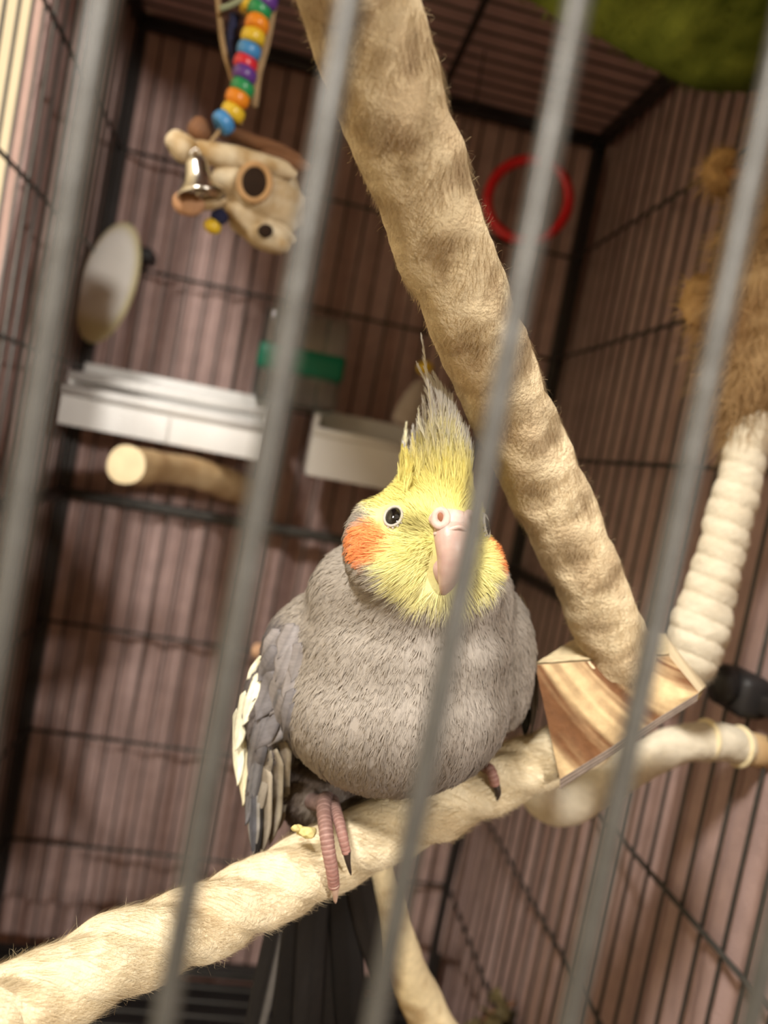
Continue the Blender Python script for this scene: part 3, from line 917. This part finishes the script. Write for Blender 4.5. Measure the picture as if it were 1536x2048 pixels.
def lay(b, tpx, layer, fallY=.25, lift=.0006, k=5):
    pts = []
    lastY = None
    for i in range(k):
        x = i / (k - 1.)
        u = b[0] * (1 - x) + tpx[0] * x; v = b[1] * (1 - x) + tpx[1] * x
        h = BVH.ray_cast(Vector(CAM), Vector(unit(at(u, v, .2) - CAM)))
        if h[0] is None:
            p = at(u, v, lastY if lastY else fallY)
        else:
            p = np.array(h[0]); lastY = p[1]
        pts.append(p - IF * (.0004 + layer * .0006 + lift * x))
    return np.array(pts)


slate = lin((118, 114, 116)); slate2 = lin((138, 132, 131)); white = lin((244, 240, 214)); brownf = lin((122, 112, 100)); blackf = lin((40, 38, 38))
wl = unit(-IF - .55 * IR)
wing = obj('wing', None, None, bird)
for b, tp_, wd, c, e, ly in [
    # primaries at the bottom, under everything
    ((505, 1560), (506, 1712), 14, lin((88, 88, 94)), lin((150, 146, 140)), 0), ((515, 1570), (512, 1722), 12, blackf, None, 0),
    ((560, 1480), (556, 1660), 22, brownf, lin((150, 140, 124)), 0), ((545, 1500), (540, 1688), 22, brownf, lin((164, 154, 136)), .4),
    ((525, 1530), (524, 1706), 19, lin((132, 122, 108)), lin((172, 162, 146)), .8),
    ((538, 1500), (505, 1660), 12, lin((146, 138, 126)), None, 1.2),
    ((520, 1470), (492, 1648), 15, lin((112, 110, 112)), lin((84, 82, 84)), 1.6),
    # white band along the wing edge
    ((486, 1440), (487, 1612), 15, lin((240, 230, 196)), None, 1.0), ((474, 1420), (476, 1570), 14, white, None, 1.2),
    ((492, 1385), (472, 1500), 15, white, None, 1.6), ((520, 1345), (486, 1450), 14, white, None, 2.0),
    ((526, 1318), (494, 1358), 9, white, None, 2.6),
    # slate coverts
    ((528, 1430), (497, 1560), 17, slate, lin((96, 94, 98)), 2.2), ((550, 1400), (512, 1500), 19, slate, None, 2.6), ((574, 1395), (536, 1492), 22, slate2, lin((104, 102, 104)), 3.0),
    ((590, 1380), (566, 1480), 17, slate, None, 2.4),
    ((548, 1352), (512, 1440), 19, slate, None, 3.4), ((572, 1340), (540, 1430), 20, slate2, None, 3.6), ((592, 1330), (572, 1420), 18, slate2, None, 3.2),
    ((556, 1300), (516, 1362), 17, slate, None, 4.0), ((582, 1290), (552, 1360), 19, slate2, None, 4.2), ((604, 1290), (584, 1362), 17, slate2, None, 3.8),
    ((560, 1262), (522, 1318), 15, slate2, None, 4.4), ((590, 1250), (556, 1316), 18, slate2, None, 4.6),
]:
    vane('wing_feather', lay(b, tp_, ly * .5), wd * (1.45 if ly >= 2.2 else 1.2) * .235 / F, c, e, wing, wl)
wing2 = obj('wing', None, None, bird)
for b, tp_, wd, c, e, Y in [((1042, 1190), (1070, 1330), 5, slate, lin((236, 226, 200)), .262), ((1056, 1230), (1074, 1420), 7, slate2, None, .262),
                            ((1048, 1380), (1050, 1476), 15, lin((30, 32, 36)), None, .258), ((1066, 1330), (1062, 1468), 6, slate, None, .257)]:
    P = np.array([at(b[0] + (tp_[0] - b[0]) * x + 6 * math.sin(x * 3.1), b[1] + (tp_[1] - b[1]) * x, Y) for x in np.linspace(0, 1, 5)])
    vane('wing_feather', P, wd * .25 / F, c, e, wing2, unit(-IF + .5 * IR))

# ---- tail, long dark feathers hanging below the perch
tail = obj('tail', None, None, bird)
for i, (b, tp_, wd, c, Y) in enumerate([((600, 1650), (470, 2230), 26, lin((26, 24, 23)), .292), ((622, 1650), (545, 2290), 36, lin((17, 15, 14)), .289),
                                        ((655, 1650), (640, 2300), 40, lin((22, 19, 17)), .291), ((680, 1660), (715, 2270), 36, lin((18, 16, 15)), .290),
                                        ((695, 1650), (765, 1990), 30, lin((28, 24, 21)), .287), ((640, 1650), (600, 2310), 34, lin((25, 22, 20)), .2875)]):
    P = np.array([at(b[0] + (tp_[0] - b[0]) * x, b[1] + (tp_[1] - b[1]) * x, Y + .01 * x) for x in np.linspace(0, 1, 6)])
    vane('tail_feather', P, wd * .285 / F, c, lin((84, 80, 76)) if i == 0 else None, tail, unit(-IF - .12 * IR + .1 * IR * i), camber=.15, edge_side=-1)

# ---- crest
crest = obj('crest', None, None, bird)


def barbed(name, ctrl, width, c0, c1, parent, nb=95):
    P = spline(ctrl, 40); T = unit(np.gradient(P, axis=0)); n = -IF
    R_ = np.linspace(.00024, .00007, 40)
    V, Fc = tube(P, R_, 6, False)
    x = np.repeat(np.linspace(0, 1, 40), 6)[:, None]
    k = nb * 2
    xx = rng.uniform(.02, .97, k); i = (xx * 39).astype(int); sd_ = np.where(np.arange(k) % 2, 1., -1.)
    S = unit(np.cross(T[i], n)) * sd_[:, None]
    ln = width * (1 - .8 * xx) * rng.uniform(.7, 1.25, k) * 2.6
    tt = np.linspace(0, 1, 4)[None, :, None]
    d = unit(T[i] + S * rng.uniform(.06, .24, (k, 1)) + .06 * rng.normal(size=(k, 3)))
    Pn = P[i][:, None] + d[:, None] * ln[:, None, None] * tt + T[i][:, None] * ln[:, None, None] * .2 * tt ** 2
    xm = np.clip((xx[:, None] - .05) / .33, 0, 1)
    cc = (c0 * (1 - xm) + c1 * xm)[:, None] * rng.uniform(.9, 1.1, (k, 1, 1)) * np.ones((1, 4, 1))
    Nn = np.repeat(unit(n + .5 * unit(rng.normal(size=(k, 3))))[:, None], 4, 1)
    strands(name, Pn, rng.uniform(.00018, .0003, k), Nn, cc, M_barb, parent, tip=.2, extra=(V, Fc, c0 * (1 - x) + c1 * x, unit(V - np.repeat(P, 6, 0))))


y0 = lin((240, 230, 146)); g1 = lin((230, 228, 224))
for b, k1, tp_, wd in [((868, 920), (860, 800), (842, 665), .0022), ((860, 925), (868, 810), (832, 722), .0024), ((880, 915), (880, 810), (850, 735), .0028),
                       ((892, 915), (895, 820), (866, 742), .0028), ((905, 918), (908, 835), (880, 765), .0026), ((918, 922), (918, 850), (890, 785), .0024),
                       ((930, 935), (930, 870), (905, 810), .0022), ((850, 925), (850, 850), (846, 790), .0026), ((836, 930), (838, 870), (838, 820), .0024),
                       ((822, 940), (826, 890), (826, 850), .0022), ((940, 950), (940, 895), (922, 845), .0020), ((872, 905), (884, 800), (858, 750), .0026),
                       ((898, 905), (902, 815), (872, 756), .0026), ((812, 950), (812, 910), (806, 882), .0020), ((862, 900), (866, 830), (850, 775), .0026)]:
    s0 = surf(b[0], b[1] + 12)[0]
    barbed('crest_feather', [s0, at(k1[0], k1[1], s0[1] + .004), at(tp_[0], tp_[1], s0[1] + .010)], wd, y0, g1, crest)

for i in range(58):
    u = rng.uniform(798, 950); v = 952 - 40 * math.sin((u - 785) / 170 * math.pi) + rng.uniform(-6, 62)
    s0 = surf(u, v)[0]; h = rng.uniform(50, 100); lean = (866 - u) * .26 + rng.normal() * 7
    low_ = min(1., max(0., (v - 925) / 50))
    barbed('crest_feather', [s0 + IF * .0005, at(u + lean * .3, v - h * .5, s0[1] - .0005 + .001 * (1 - low_)), at(u + lean - 6, v - h, s0[1] + .003)], .0019, y0,
           lin((226, 222, 200)) * (1 - low_) + lin((234, 220, 128)) * low_, crest, 46)

# ---- feet
M_toe = mat('scaly_skin', attr=True, rough=.6, spec=.3, noise=.2, nscale=700)


def toe(foot, ctrl, clawctrl, clawmat, r0, r1):
    P = spline([at(*c) for c in ctrl], 90); R_ = np.linspace(r0, r1, 90)

    def shape(th, s):
        ring = np.abs(np.sin(s / .00125 * np.pi))
        return .93 + .09 * ring * (.75 + .25 * np.cos(3 * th + np.floor(s / .00125) * 2.1))
    V, Fc = tube(P, R_, 20, True, shape)
    s = np.concatenate([[0], np.cumsum(np.linalg.norm(np.diff(P, axis=0), axis=1))])
    ring = np.abs(np.sin(s / .00125 * np.pi))
    th = np.linspace(0, 2 * np.pi, 20, endpoint=False)
    col_ = np.abs(np.sin(1.5 * th))[None] * .5 + .5
    k = np.clip(1 - 2.2 * np.minimum(ring[:, None], col_), 0, 1).reshape(-1, 1)
    x = np.repeat(np.linspace(0, 1, 90), 20)[:, None]
    skin = lin((104, 84, 78)) * (1 - x) + lin((170, 124, 114)) * x
    o = build('toe', (V, Fc, skin * (1 - k * .6) + lin((200, 168, 158)) * k * .6), M_toe, foot)
    Q = spline([at(*c) for c in clawctrl], 24)
    build('claw', tube(Q, np.linspace(r1 * .95, r1 * .22, 24) * np.where(np.arange(24) < 22, 1, .6), 14), clawmat, foot)


foot = obj('foot', None, None, bird)
toe(foot, [(652, 1596, .236), (648, 1620, .2275), (652, 1660, .2195), (657, 1700, .2165), (664, 1740, .2160), (668, 1772, .2175)],
    [(668, 1768, .2172), (670, 1785, .2178), (671, 1806, .2195)], M_claw2, .0025, .0018)
toe(foot, [(664, 1600, .237), (672, 1625, .2270), (680, 1650, .2210), (687, 1680, .2180), (693, 1706, .2178)],
    [(693, 1702, .2177), (696, 1724, .2180), (702, 1750, .2200)], M_claw, .0021, .0014)
build('shank', tube(spline([at(600, 1585, .262), at(622, 1600, .250), at(642, 1606, .240), at(655, 1600, .235)], 24), np.linspace(.0030, .0028, 24), 16), mat('shank_skin', (122, 100, 94), .65, noise=.3, nscale=500, bump=.6, bscale=700), foot)
foot2 = obj('foot', None, None, bird)
toe(foot2, [(955, 1548, .256), (968, 1535, .248), (980, 1540, .2425), (987, 1556, .241), (990, 1570, .241)],
    [(990, 1566, .241), (996, 1588, .2405), (988, 1608, .2425)], M_claw, .0021, .0017)

# crumbs of food stuck to the perch beside the foot
for i, (u, v, r, lb) in enumerate([(614, 1664, .0021, 'largest pale yellow food crumb on the rope beside the scaly foot'), (592, 1656, .0013, 'tiny yellow food crumb on the rope below the wing tip')]):
    V, Fc = ellipsoid(at(u, v, .2215), (r * 1.4, r * .8, r), None, 18, 12)
    V = V + unit(V - V.mean(0)) * ((vnoise(V, 1 / .0012, 91 + i) - .5) * .0013)[:, None]
    tag(build('food_crumb', (V, Fc), mat('crumb', (222, 206, 140), .9, noise=.3, nscale=400)), lb, 'crumb', 'crumbs on the rope')

# ------------------------------------------------------------------ bead and bell toy
toy = empty('hanging_toy', 'string of coloured beads with a nickel bell and chewed wood hanging by the blanket', 'toy')
TY_ = .42
s_top = at_z(560, -150, ZT - .001); s_top[1] = TY_
pt = [np.array([at(548, -40, TY_)[0] + .012, TY_, ZT]), at(540, -20, TY_), at(512, 50, TY_), at(492, 130, TY_), at(470, 215, TY_), at(445, 255, TY_), at(400, 310, TY_ - .004)]
build('string', tube(spline(pt, 60), .0011, 8), M_cord, toy)
beads = [(540, -22, 'purple'), (531, 2, 'purple'), (519, 20, 'green'), (514, 50, 'orange'), (506, 75, 'yellow'), (498, 101, 'blue'), (491, 128, 'red'), (489, 150, 'purple'),
         (485, 176, 'green'), (475, 197, 'orange'), (466, 225, 'yellow'), (447, 245, 'blue')]
bm = None
for i, (u, v, cname) in enumerate(beads):
    nxt = beads[min(i + 1, len(beads) - 1)]; prv = beads[max(i - 1, 0)]
    axis = at(nxt[0], nxt[1], TY_) - at(prv[0], prv[1], TY_)
    axis = unit(axis) + .25 * unit(rng.normal(size=3))
    r, h = .0062, .0036
    prof = [(.0016, -h), (.0042, -h), (r * .92, -h * .75), (r, -h * .3), (r, h * .3), (r * .92, h * .75), (.0042, h), (.0016, h), (.0016, -h)]
    build('bead', lathe(at(u, v, TY_ - .001 * (i % 2)), axis, prof, 22), M_bead[cname], toy)
build('bead', lathe(at(503, 14, TY_ + .004), at(500, 30, TY_) - at(506, 0, TY_), prof, 22), M_bead['yellow'], toy)
ctop = at(392, 316, TY_ - .012); cax = unit(at(402, 385, TY_ - .012) - ctop)
bell = build('bell', lathe(ctop, cax, [(.0002, -.001), (.0042, .0), (.0056, .003), (.0062, .008), (.0078, .0125), (.0112, .0165), (.0126, .0185), (.0122, .0188), (.0105, .0168), (.007, .0125), (.005, .008), (.0002, .003)], 36), M_steel, toy)
build('bell_loop', torus(ctop - cax * .002, IF, .0022, .0006, 20, 8), M_steel, bell)
build('clapper', ellipsoid(ctop + cax * .0165, (.003, .003, .003)), M_steel, bell)


def lump(name, u, v, Y, r, m, seed, tilt=0., amp=.25, sc=.008, parent=None):
    ct, st = math.cos(tilt), math.sin(tilt)
    V, Fc = ellipsoid(at(u, v, Y), r, np.stack([ct * IR + st * IU, -st * IR + ct * IU, IF]), 32, 20)
    c = V.mean(0)
    V = c + (V - c) * (1 + amp * (vnoise(V, 1 / sc, seed) - .5) * 2)[:, None]
    return build(name, (V, Fc), m, parent if parent is not None else toy)


lump('bone_stick', 470, 318, TY_ - .002, (.034, .0062, .006), M_chew, 101, -.22, .18)
lump('bone_knob', 362, 292, TY_ - .004, (.0078, .0072, .007), M_chew, 102, 0, .3)
lump('leather_strip', 400, 258, TY_ + .006, (.0062, .0072, .006), M_leather, 103, .3)
lump('leather_strip', 520, 288, TY_ + .008, (.026, .0042, .006), M_leather, 104, -.35)
lump('leather_strip', 575, 322, TY_ + .004, (.013, .005, .005), M_leather, 105, -.3)
blockp = lump('cholla_wood', 520, 392, TY_ + .006, (.027, .0180, .014), M_chew, 106, -.5, .24, .010)
lump('cholla_wood_end', 520, 455, TY_ + .004, (.021, .0085, .010), M_chew, 107, -.42, .3)
build('hole_rim', torus(at(509, 365, TY_ - .0100), IF, .0078, .0017, 32, 10, IR, 1.2), mat('orange_wood', (196, 156, 110), .8, noise=.3, nscale=90), toy)
build('hole', ellipsoid(at(509, 365, TY_ - .0095), (.0070, .0086, .002)), M_hole, toy)
build('hole', ellipsoid(at(531, 462, TY_ - .0075), (.004, .0036, .0016)), M_hole, toy)
lump('peach_chew', 378, 410, TY_ - .002, (.0085, .0058, .005), mat('peach_wood', (206, 158, 120), .8, noise=.2), 108, -.3)
lump('peach_chew', 420, 404, TY_, (.010, .004, .004), M_chew, 110, .1)
lump('yellow_knot', 424, 454, TY_ + .004, (.0045, .0038, .004), M_bead['yellow'], 111)
lump('navy_knot', 440, 432, TY_ + .004, (.0045, .0045, .004), M_navy, 112)
build('leather_cord', tube(spline([at(432, -60, TY_ + .01), at(438, 20, TY_ + .01), at(448, 100, TY_ + .01), at(470, 175, TY_ + .008), at(480, 250, TY_ + .006)], 30), .0016, 8), M_cord, toy)
build('leather_cord', tube(spline([at(556, -60, TY_ + .006), at(545, 20, TY_ + .006), at(532, 90, TY_ + .006), at(516, 150, TY_ + .004), at(508, 215, TY_ + .004)], 30), .0022, 8), M_cord, toy)
build('navy_ribbon', tube(spline([at(470, 30, TY_ + .012), at(463, 80, TY_ + .012), at(470, 140, TY_ + .010), at(478, 190, TY_ + .008)], 24), .0030, 8), M_navy, toy)
build('twig', tube(spline([at(440, 18, TY_), at(470, 6, TY_), at(520, -25, TY_)], 12), .0014, 8), mat('sage_twig', (150, 158, 128), .8), toy)

# ------------------------------------------------------------------ red ring
rc = at(1056, 400, .66)
ring = build('toy_ring', torus(rc, unit(IF + .12 * IR), .0345, .0046, 64, 16), M_red)
tag(ring, 'glossy red plastic ring hanging near the back corner post', 'ring')
tr = rc + np.array([0, 0, .0345])
build('hanger', tube(np.array([tr, np.array([tr[0], tr[1], ZT])]), .0009, 8), M_cord, ring)

# ------------------------------------------------------------------ things on the back wall
cb_c = at(217, 566, .725)
ct = unit(at(250, 452, .725) - at(176, 684, .725))
ca = np.stack([unit(np.cross(ct, IF)), ct, IF])
V, Fc = ellipsoid(cb_c, (.0245, .0555, .0095), ca, 40, 26)
loc = (V - cb_c) @ ca.T
edge = np.clip((np.sqrt((loc[:, 0] / .0245) ** 2 + (loc[:, 1] / .0555) ** 2) - .80) * 6, 0, 1)[:, None]
edge = np.maximum(edge, np.clip((-loc[:, 1:2] - .028) * 90, 0, 1))
cut = build('cuttlebone', (V, Fc, lin((240, 236, 228)) * (1 - edge) + lin((212, 200, 156)) * edge), M_bone)
tag(cut, 'oval white cuttlebone with yellowish rim clipped to the back wires', 'cuttlebone')
rbox('clip', at(285, 512, .752), .022, .03, .012, .003, M_tray, cut)


def xbox(name, p0, p1, y0, y1, m, parent, bev=.002):
    a, b = np.asarray(p0), np.asarray(p1)
    c = (a + b) / 2; c[1] = (y0 + y1) / 2
    return rbox(name, c, abs(b[0] - a[0]), abs(y1 - y0), abs(b[2] - a[2]), bev, m, parent)


fd = empty('seed_trough', 'long white plastic seed trough hooked on the back wires above the wooden perch', 'feeder')
X0, X1 = at(128, 790, .70)[0], at(535, 860, .70)[0]
ztop, zbot = at(340, 757, .745)[2], at(320, 885, .69)[2]
Xm = (X0 + X1) / 2; Wt = X1 - X0; hh = ztop - zbot
rbox('back_plate', (Xm, .752, (ztop + zbot) / 2), Wt, .004, hh, .001, M_white, fd)
rbox('front_panel', (Xm, .690, zbot + .013), Wt, .004, .026, .001, M_white, fd)
rbox('base_plate', (Xm, .721, zbot + .002), Wt, .064, .004, .001, M_white, fd)
for x in (X0 + .002, X1 - .002):
    rbox('side_plate', (x, .728, (ztop + zbot) / 2 - .006), .004, .05, hh - .012, .001, M_white, fd)
    rbox('side_plate', (x, .705, zbot + .016), .004, .032, .032, .001, M_white, fd)
for y, z, r in ((.688, zbot + .030, .0048), (.706, zbot + .043, .0048)):
    build('lip_rail', tube(np.array([(X0, y, z), (X1, y, z)]), r, 16), M_white, fd)
rbox('seam_strip', (Xm + .004, .6868, zbot + .012), .002, .004, .024, .0008, M_white, fd)
for x in (X0 + .03, X1 - .03):
    rbox('hook', (x, .762, ztop - .004), .008, .02, .004, .001, M_white, fd)

fd2 = empty('feeding_cup', 'white plastic feeding cup hooked on the back wires behind the cockatiel crest', 'feeder')
X0, X1 = at(622, 880, .70)[0], at(860, 930, .70)[0]
ztop, zbot = at(660, 822, .745)[2], at(640, 955, .69)[2]
Xm = (X0 + X1) / 2; Wt = X1 - X0; hh = ztop - zbot
rbox('back_plate', (Xm, .752, (ztop + zbot) / 2), Wt, .004, hh, .001, M_white, fd2)
rbox('front_panel', (Xm, .690, zbot + .019), Wt, .004, .038, .001, M_white, fd2)
rbox('base_plate', (Xm, .721, zbot + .002), Wt, .064, .004, .001, M_white, fd2)
for x in (X0 + .002, X1 - .002):
    rbox('side_plate', (x, .721, (ztop + zbot) / 2 - .004), .004, .062, hh - .008, .001, M_white, fd2)
build('lip_rail', tube(np.array([(X0, .689, zbot + .040), (X1, .689, zbot + .040)]), .004, 14), M_white, fd2)

wt = empty('water_tube', 'clear plastic water reservoir with a green band on the back wires', 'water bottle')
X0, X1 = at(518, 720, .73)[0], at(684, 740, .73)[0]
z0, z1 = at(600, 815, .73)[2], at(620, 628, .73)[2]
Xm = (X0 + X1) / 2
o = rbox('reservoir', (Xm, .735, (z0 + z1) / 2), X1 - X0, .036, z1 - z0, .006, M_clear, wt)
zb_ = at(600, 726, .73)[2]
rbox('green_band', (Xm, .735, zb_), X1 - X0 + .003, .039, .024, .004, M_emerald, wt)
rbox('mount', (Xm, .758, zb_), .03, .018, .02, .002, M_tray, wt)

stick = empty('wooden_perch', 'short knobbly wooden perch with a pale cut end below the seed trough', 'perch')
ctl = [(252, 930, .575, .0145), (285, 934, .60, .0140), (330, 938, .64, .0128), (390, 946, .69, .0135), (440, 962, .73, .0150), (497, 983, .764, .0155)]
P = np.array([[*at(u, v, Y), r] for u, v, Y, r in ctl]); Q = spline(P, 60)
V, Fc = tube(Q[:, :3], Q[:, 3], 30, False)
cen = np.repeat(Q[:, :3], 30, 0)
V = cen + (V - cen) * (1 + .22 * (vnoise(V, 1 / .02, 121) - .5))[:, None]
build('shaft', (V, Fc), M_twig, stick)
build('cut_end', ((np.vstack([Q[0, :3] - (Q[1, :3] - Q[0, :3]) * .6, V[:30]])), [(0, 1 + (j + 1) % 30, 1 + j) for j in range(30)]), M_cut, stick)

dw = empty('dowel_perch', 'thin peach wooden dowel on the back wires beside the cockatiel wing', 'perch')
build('shaft', tube(np.array([at(516, 1302, .60), at(560, 1320, .766)]), .0062, 20), mat('peach_dowel', (206, 164, 130), .7, noise=.15), dw)
build('rounded_end', ellipsoid(at(516, 1302, .60), (.0062, .0062, .0055)), bpy.data.materials['peach_dowel'], dw)

bl2 = empty('mineral_bell', 'small grey treat bell with a yellow knob hanging behind the crest', 'toy')
build('bell_body', lathe(at(846, 760, .66), np.array([-.15, 0, -1.]), [(.0005, 0), (.007, .004), (.011, .014), (.014, .028), (.015, .038), (.012, .043), (.0005, .045)], 28), mat('grey_treat', (176, 162, 150), .8, noise=.2), bl2)
build('yellow_knob', ellipsoid(at(850, 736, .655), (.007, .006, .006)), M_bead['yellow'], bl2)
k0 = at(850, 736, .655)
build('wire', tube(np.array([k0, (k0[0], .66, ZT)]), .0008, 8), M_frame, bl2)

# dark clamp holding the bent perch on the side wires
cl = rbox('perch_clamp', at(1478, 1382, .362), .018, .032, .022, .005, M_tray)
tag(cl, 'black plastic clamp on the side wires above the bent rope perch', 'clamp')
build('wing_nut', lathe(at(1448, 1368, .358), -IR, [(.0003, -.004), (.009, -.004), (.010, 0), (.009, .006), (.0003, .007)], 20), M_tray, cl)

# ------------------------------------------------------------------ palm fibre toy beside the wrapped rope
pf = empty('palm_fibre_toy', 'shaggy tan palm fibre toy hanging above the white wrapped rope', 'toy')
core_pts = [(1600, 180, .335, .008), (1575, 330, .335, .014), (1545, 480, .334, .019), (1525, 610, .332, .021), (1515, 730, .331, .020), (1512, 830, .330, .013), (1512, 880, .329, .004)]
P = np.array([[*at(u, v, Y), r] for u, v, Y, r in core_pts]); Q = spline(P, 80)
V, Fc = tube(Q[:, :3], Q[:, 3], 32, True)
cen = np.repeat(Q[:, :3], 32, 0); out = unit(V - cen)
V = V + out * (.012 * (vnoise(V, 1 / .014, 131) - .45) + .004 * (vnoise(V, 1 / .004, 132) - .5))[:, None]
n_ = vnoise(V, 1 / .01, 133)[:, None]
cc = lin((198, 168, 124)) * n_ + lin((138, 104, 70)) * (1 - n_)
build('fibre_bundle', (V, Fc, cc), M_fibre, pf)
for (u, v, Y, r, sd0) in ((1440, 345, .36, (.0085, .010, .006), 141), (1418, 610, .345, (.012, .013, .008), 142), (1440, 655, .342, (.010, .012, .008), 143)):
    V2, F2 = ellipsoid(at(u, v, Y), r, None, 28, 18)
    c0 = V2.mean(0); o2 = unit(V2 - c0); V2 = c0 + (V2 - c0) * (1 + .9 * (vnoise(V2, 1 / .007, sd0) - .45))[:, None]
    build('fibre_tuft', (V2, F2, np.tile(lin((200, 162, 110)), (len(V2), 1)) * (.8 + .3 * vnoise(V2, 1 / .004, 9))[:, None]), M_fibre, pf)
    k2 = rng.integers(0, len(V2), 420); d2 = unit(o2[k2] + .8 * rng.normal(size=(420, 3))); l2 = rng.uniform(.003, .010, 420)[:, None, None]
    strands('loose_fibres', V2[k2][:, None] + d2[:, None] * l2 * np.linspace(0, 1, 4)[None, :, None] - np.array([0, 0, .3]) * l2 * np.linspace(0, 1, 4)[None, :, None] ** 2, np.full(420, .0004),
            np.repeat(unit(o2[k2] - IF)[:, None], 4, 1), np.tile(lin((204, 168, 118)), (420, 4, 1)) * rng.uniform(.7, 1.2, (420, 1, 1)), M_fibre, pf, kind='stuff')
    build('fibre_stem', tube(np.array([at(u, v, Y), at(u + 100, v + 10, .335)]), .003, 8), mat('fibre_stem', (150, 108, 66), .9), pf)
cnt = 5200
idx = rng.integers(0, len(V), cnt); p = V[idx]; nn = out[idx]
d = unit(nn * .7 + np.array([0, 0, -1.]) * rng.uniform(-.2, 1, (cnt, 1)) + .6 * rng.normal(size=(cnt, 3)))
tt = np.linspace(0, 1, 5)[None, :, None]; ln = rng.uniform(.005, .018, cnt)[:, None, None]
Pn = p[:, None] + d[:, None] * ln * tt + np.array([0, 0, -1.]) * ln * .3 * tt ** 2
strands('loose_fibres', Pn, np.full(cnt, .0004), np.repeat(unit(nn - IF)[:, None], 5, 1), np.repeat((cc[idx] * rng.uniform(.8, 1.3, (cnt, 1)))[:, None], 5, 1), M_fibre, pf, kind='stuff')
build('hanging_cord', tube(np.array([Q[0, :3], (Q[0, 0], Q[0, 1], ZT)]), .0015, 8), M_cord, pf)

# ------------------------------------------------------------------ green plush hammock under the roof
ed = [(985, -60), (1050, -8), (1120, 32), (1200, 76), (1290, 122), (1380, 162), (1450, 178), (1530, 165), (1620, 120)]
E = spline([at(u, v, .44) for u, v in ed], 70)
rows = []
for i in range(26):
    x = i / 25.
    off = np.array([.0, -.17 * x, 0.])
    r = E + off
    zc = np.minimum(ZT - .012, E[:, 2] + .09 * x ** 1.2 + .02 * math.sin(x * math.pi))
    r[:, 2] = zc
    rows.append(r)
G = np.array(rows); G[..., 0] = np.minimum(G[..., 0], XR - .012); G[..., 2] += .006 * (vnoise(G, 1 / .02, 151) - .5)
ni, nj = G.shape[:2]; V = G.reshape(-1, 3)
Fc = [(i * nj + j, i * nj + j + 1, (i + 1) * nj + j + 1, (i + 1) * nj + j) for i in range(ni - 1) for j in range(nj - 1)]
n_ = (.6 * vnoise(V, 1 / .022, 152) + .4 * vnoise(V, 1 / .007, 153))[:, None]; n_ = np.clip((n_ - .3) * 2.2, 0, 1)
cg = lin((150, 166, 72)) * n_ + lin((84, 100, 38)) * (1 - n_)
gr_ = build('plush_hammock', (V, Fc, cg), M_green)
sm = gr_.modifiers.new('t', 'SOLIDIFY'); sm.thickness = .006; sm.offset = 0
tag(gr_, 'green plush hammock sheet slung under the cage roof', 'hammock')
cnt = 9000
idx = rng.integers(0, len(V), cnt); p = V[idx] + rng.normal(size=(cnt, 3)) * .001
d = unit(np.array([0, 0, -1.]) + .8 * rng.normal(size=(cnt, 3))); ln = rng.uniform(.004, .008, cnt)[:, None, None]; tt = np.linspace(0, 1, 3)[None, :, None]
strands('plush_pile', p[:, None] + d[:, None] * ln * tt, np.full(cnt, .0005), np.repeat(unit(d + rng.normal(size=d.shape) * .3)[:, None], 3, 1),
        np.repeat((cg[idx] * rng.uniform(.8, 1.2, (cnt, 1)))[:, None], 3, 1), M_green, gr_, kind='stuff')
for j in (8, 60):
    build('strap', tube(np.array([G[0, j], (G[0, j, 0], G[0, j, 1], ZT)]), .002, 8), M_cord, gr_)

# ------------------------------------------------------------------ dried sprig on the grate
c0 = at(985, 2020, .57)
sp = empty('dried_sprig', 'crumpled brown green dried herb sprig tucked into the low side wires', 'herb')
build('sprig_stem', tube(np.array([c0 + (-.012, 0, -.02), c0 + (0, .004, -.006), c0 + (.018, 0, .008)]), .0016, 8), M_leather, sp)
for i in range(9):
    a = rng.normal(size=3) * (.012, .01, .006); n_d = unit(rng.normal(size=3))
    vane('leaf', np.array([c0 + a, c0 + a + unit(rng.normal(size=3)) * .01, c0 + a + unit(rng.normal(size=3)) * .018]), .006, lin((104, 92, 62)), None, sp, n_d)
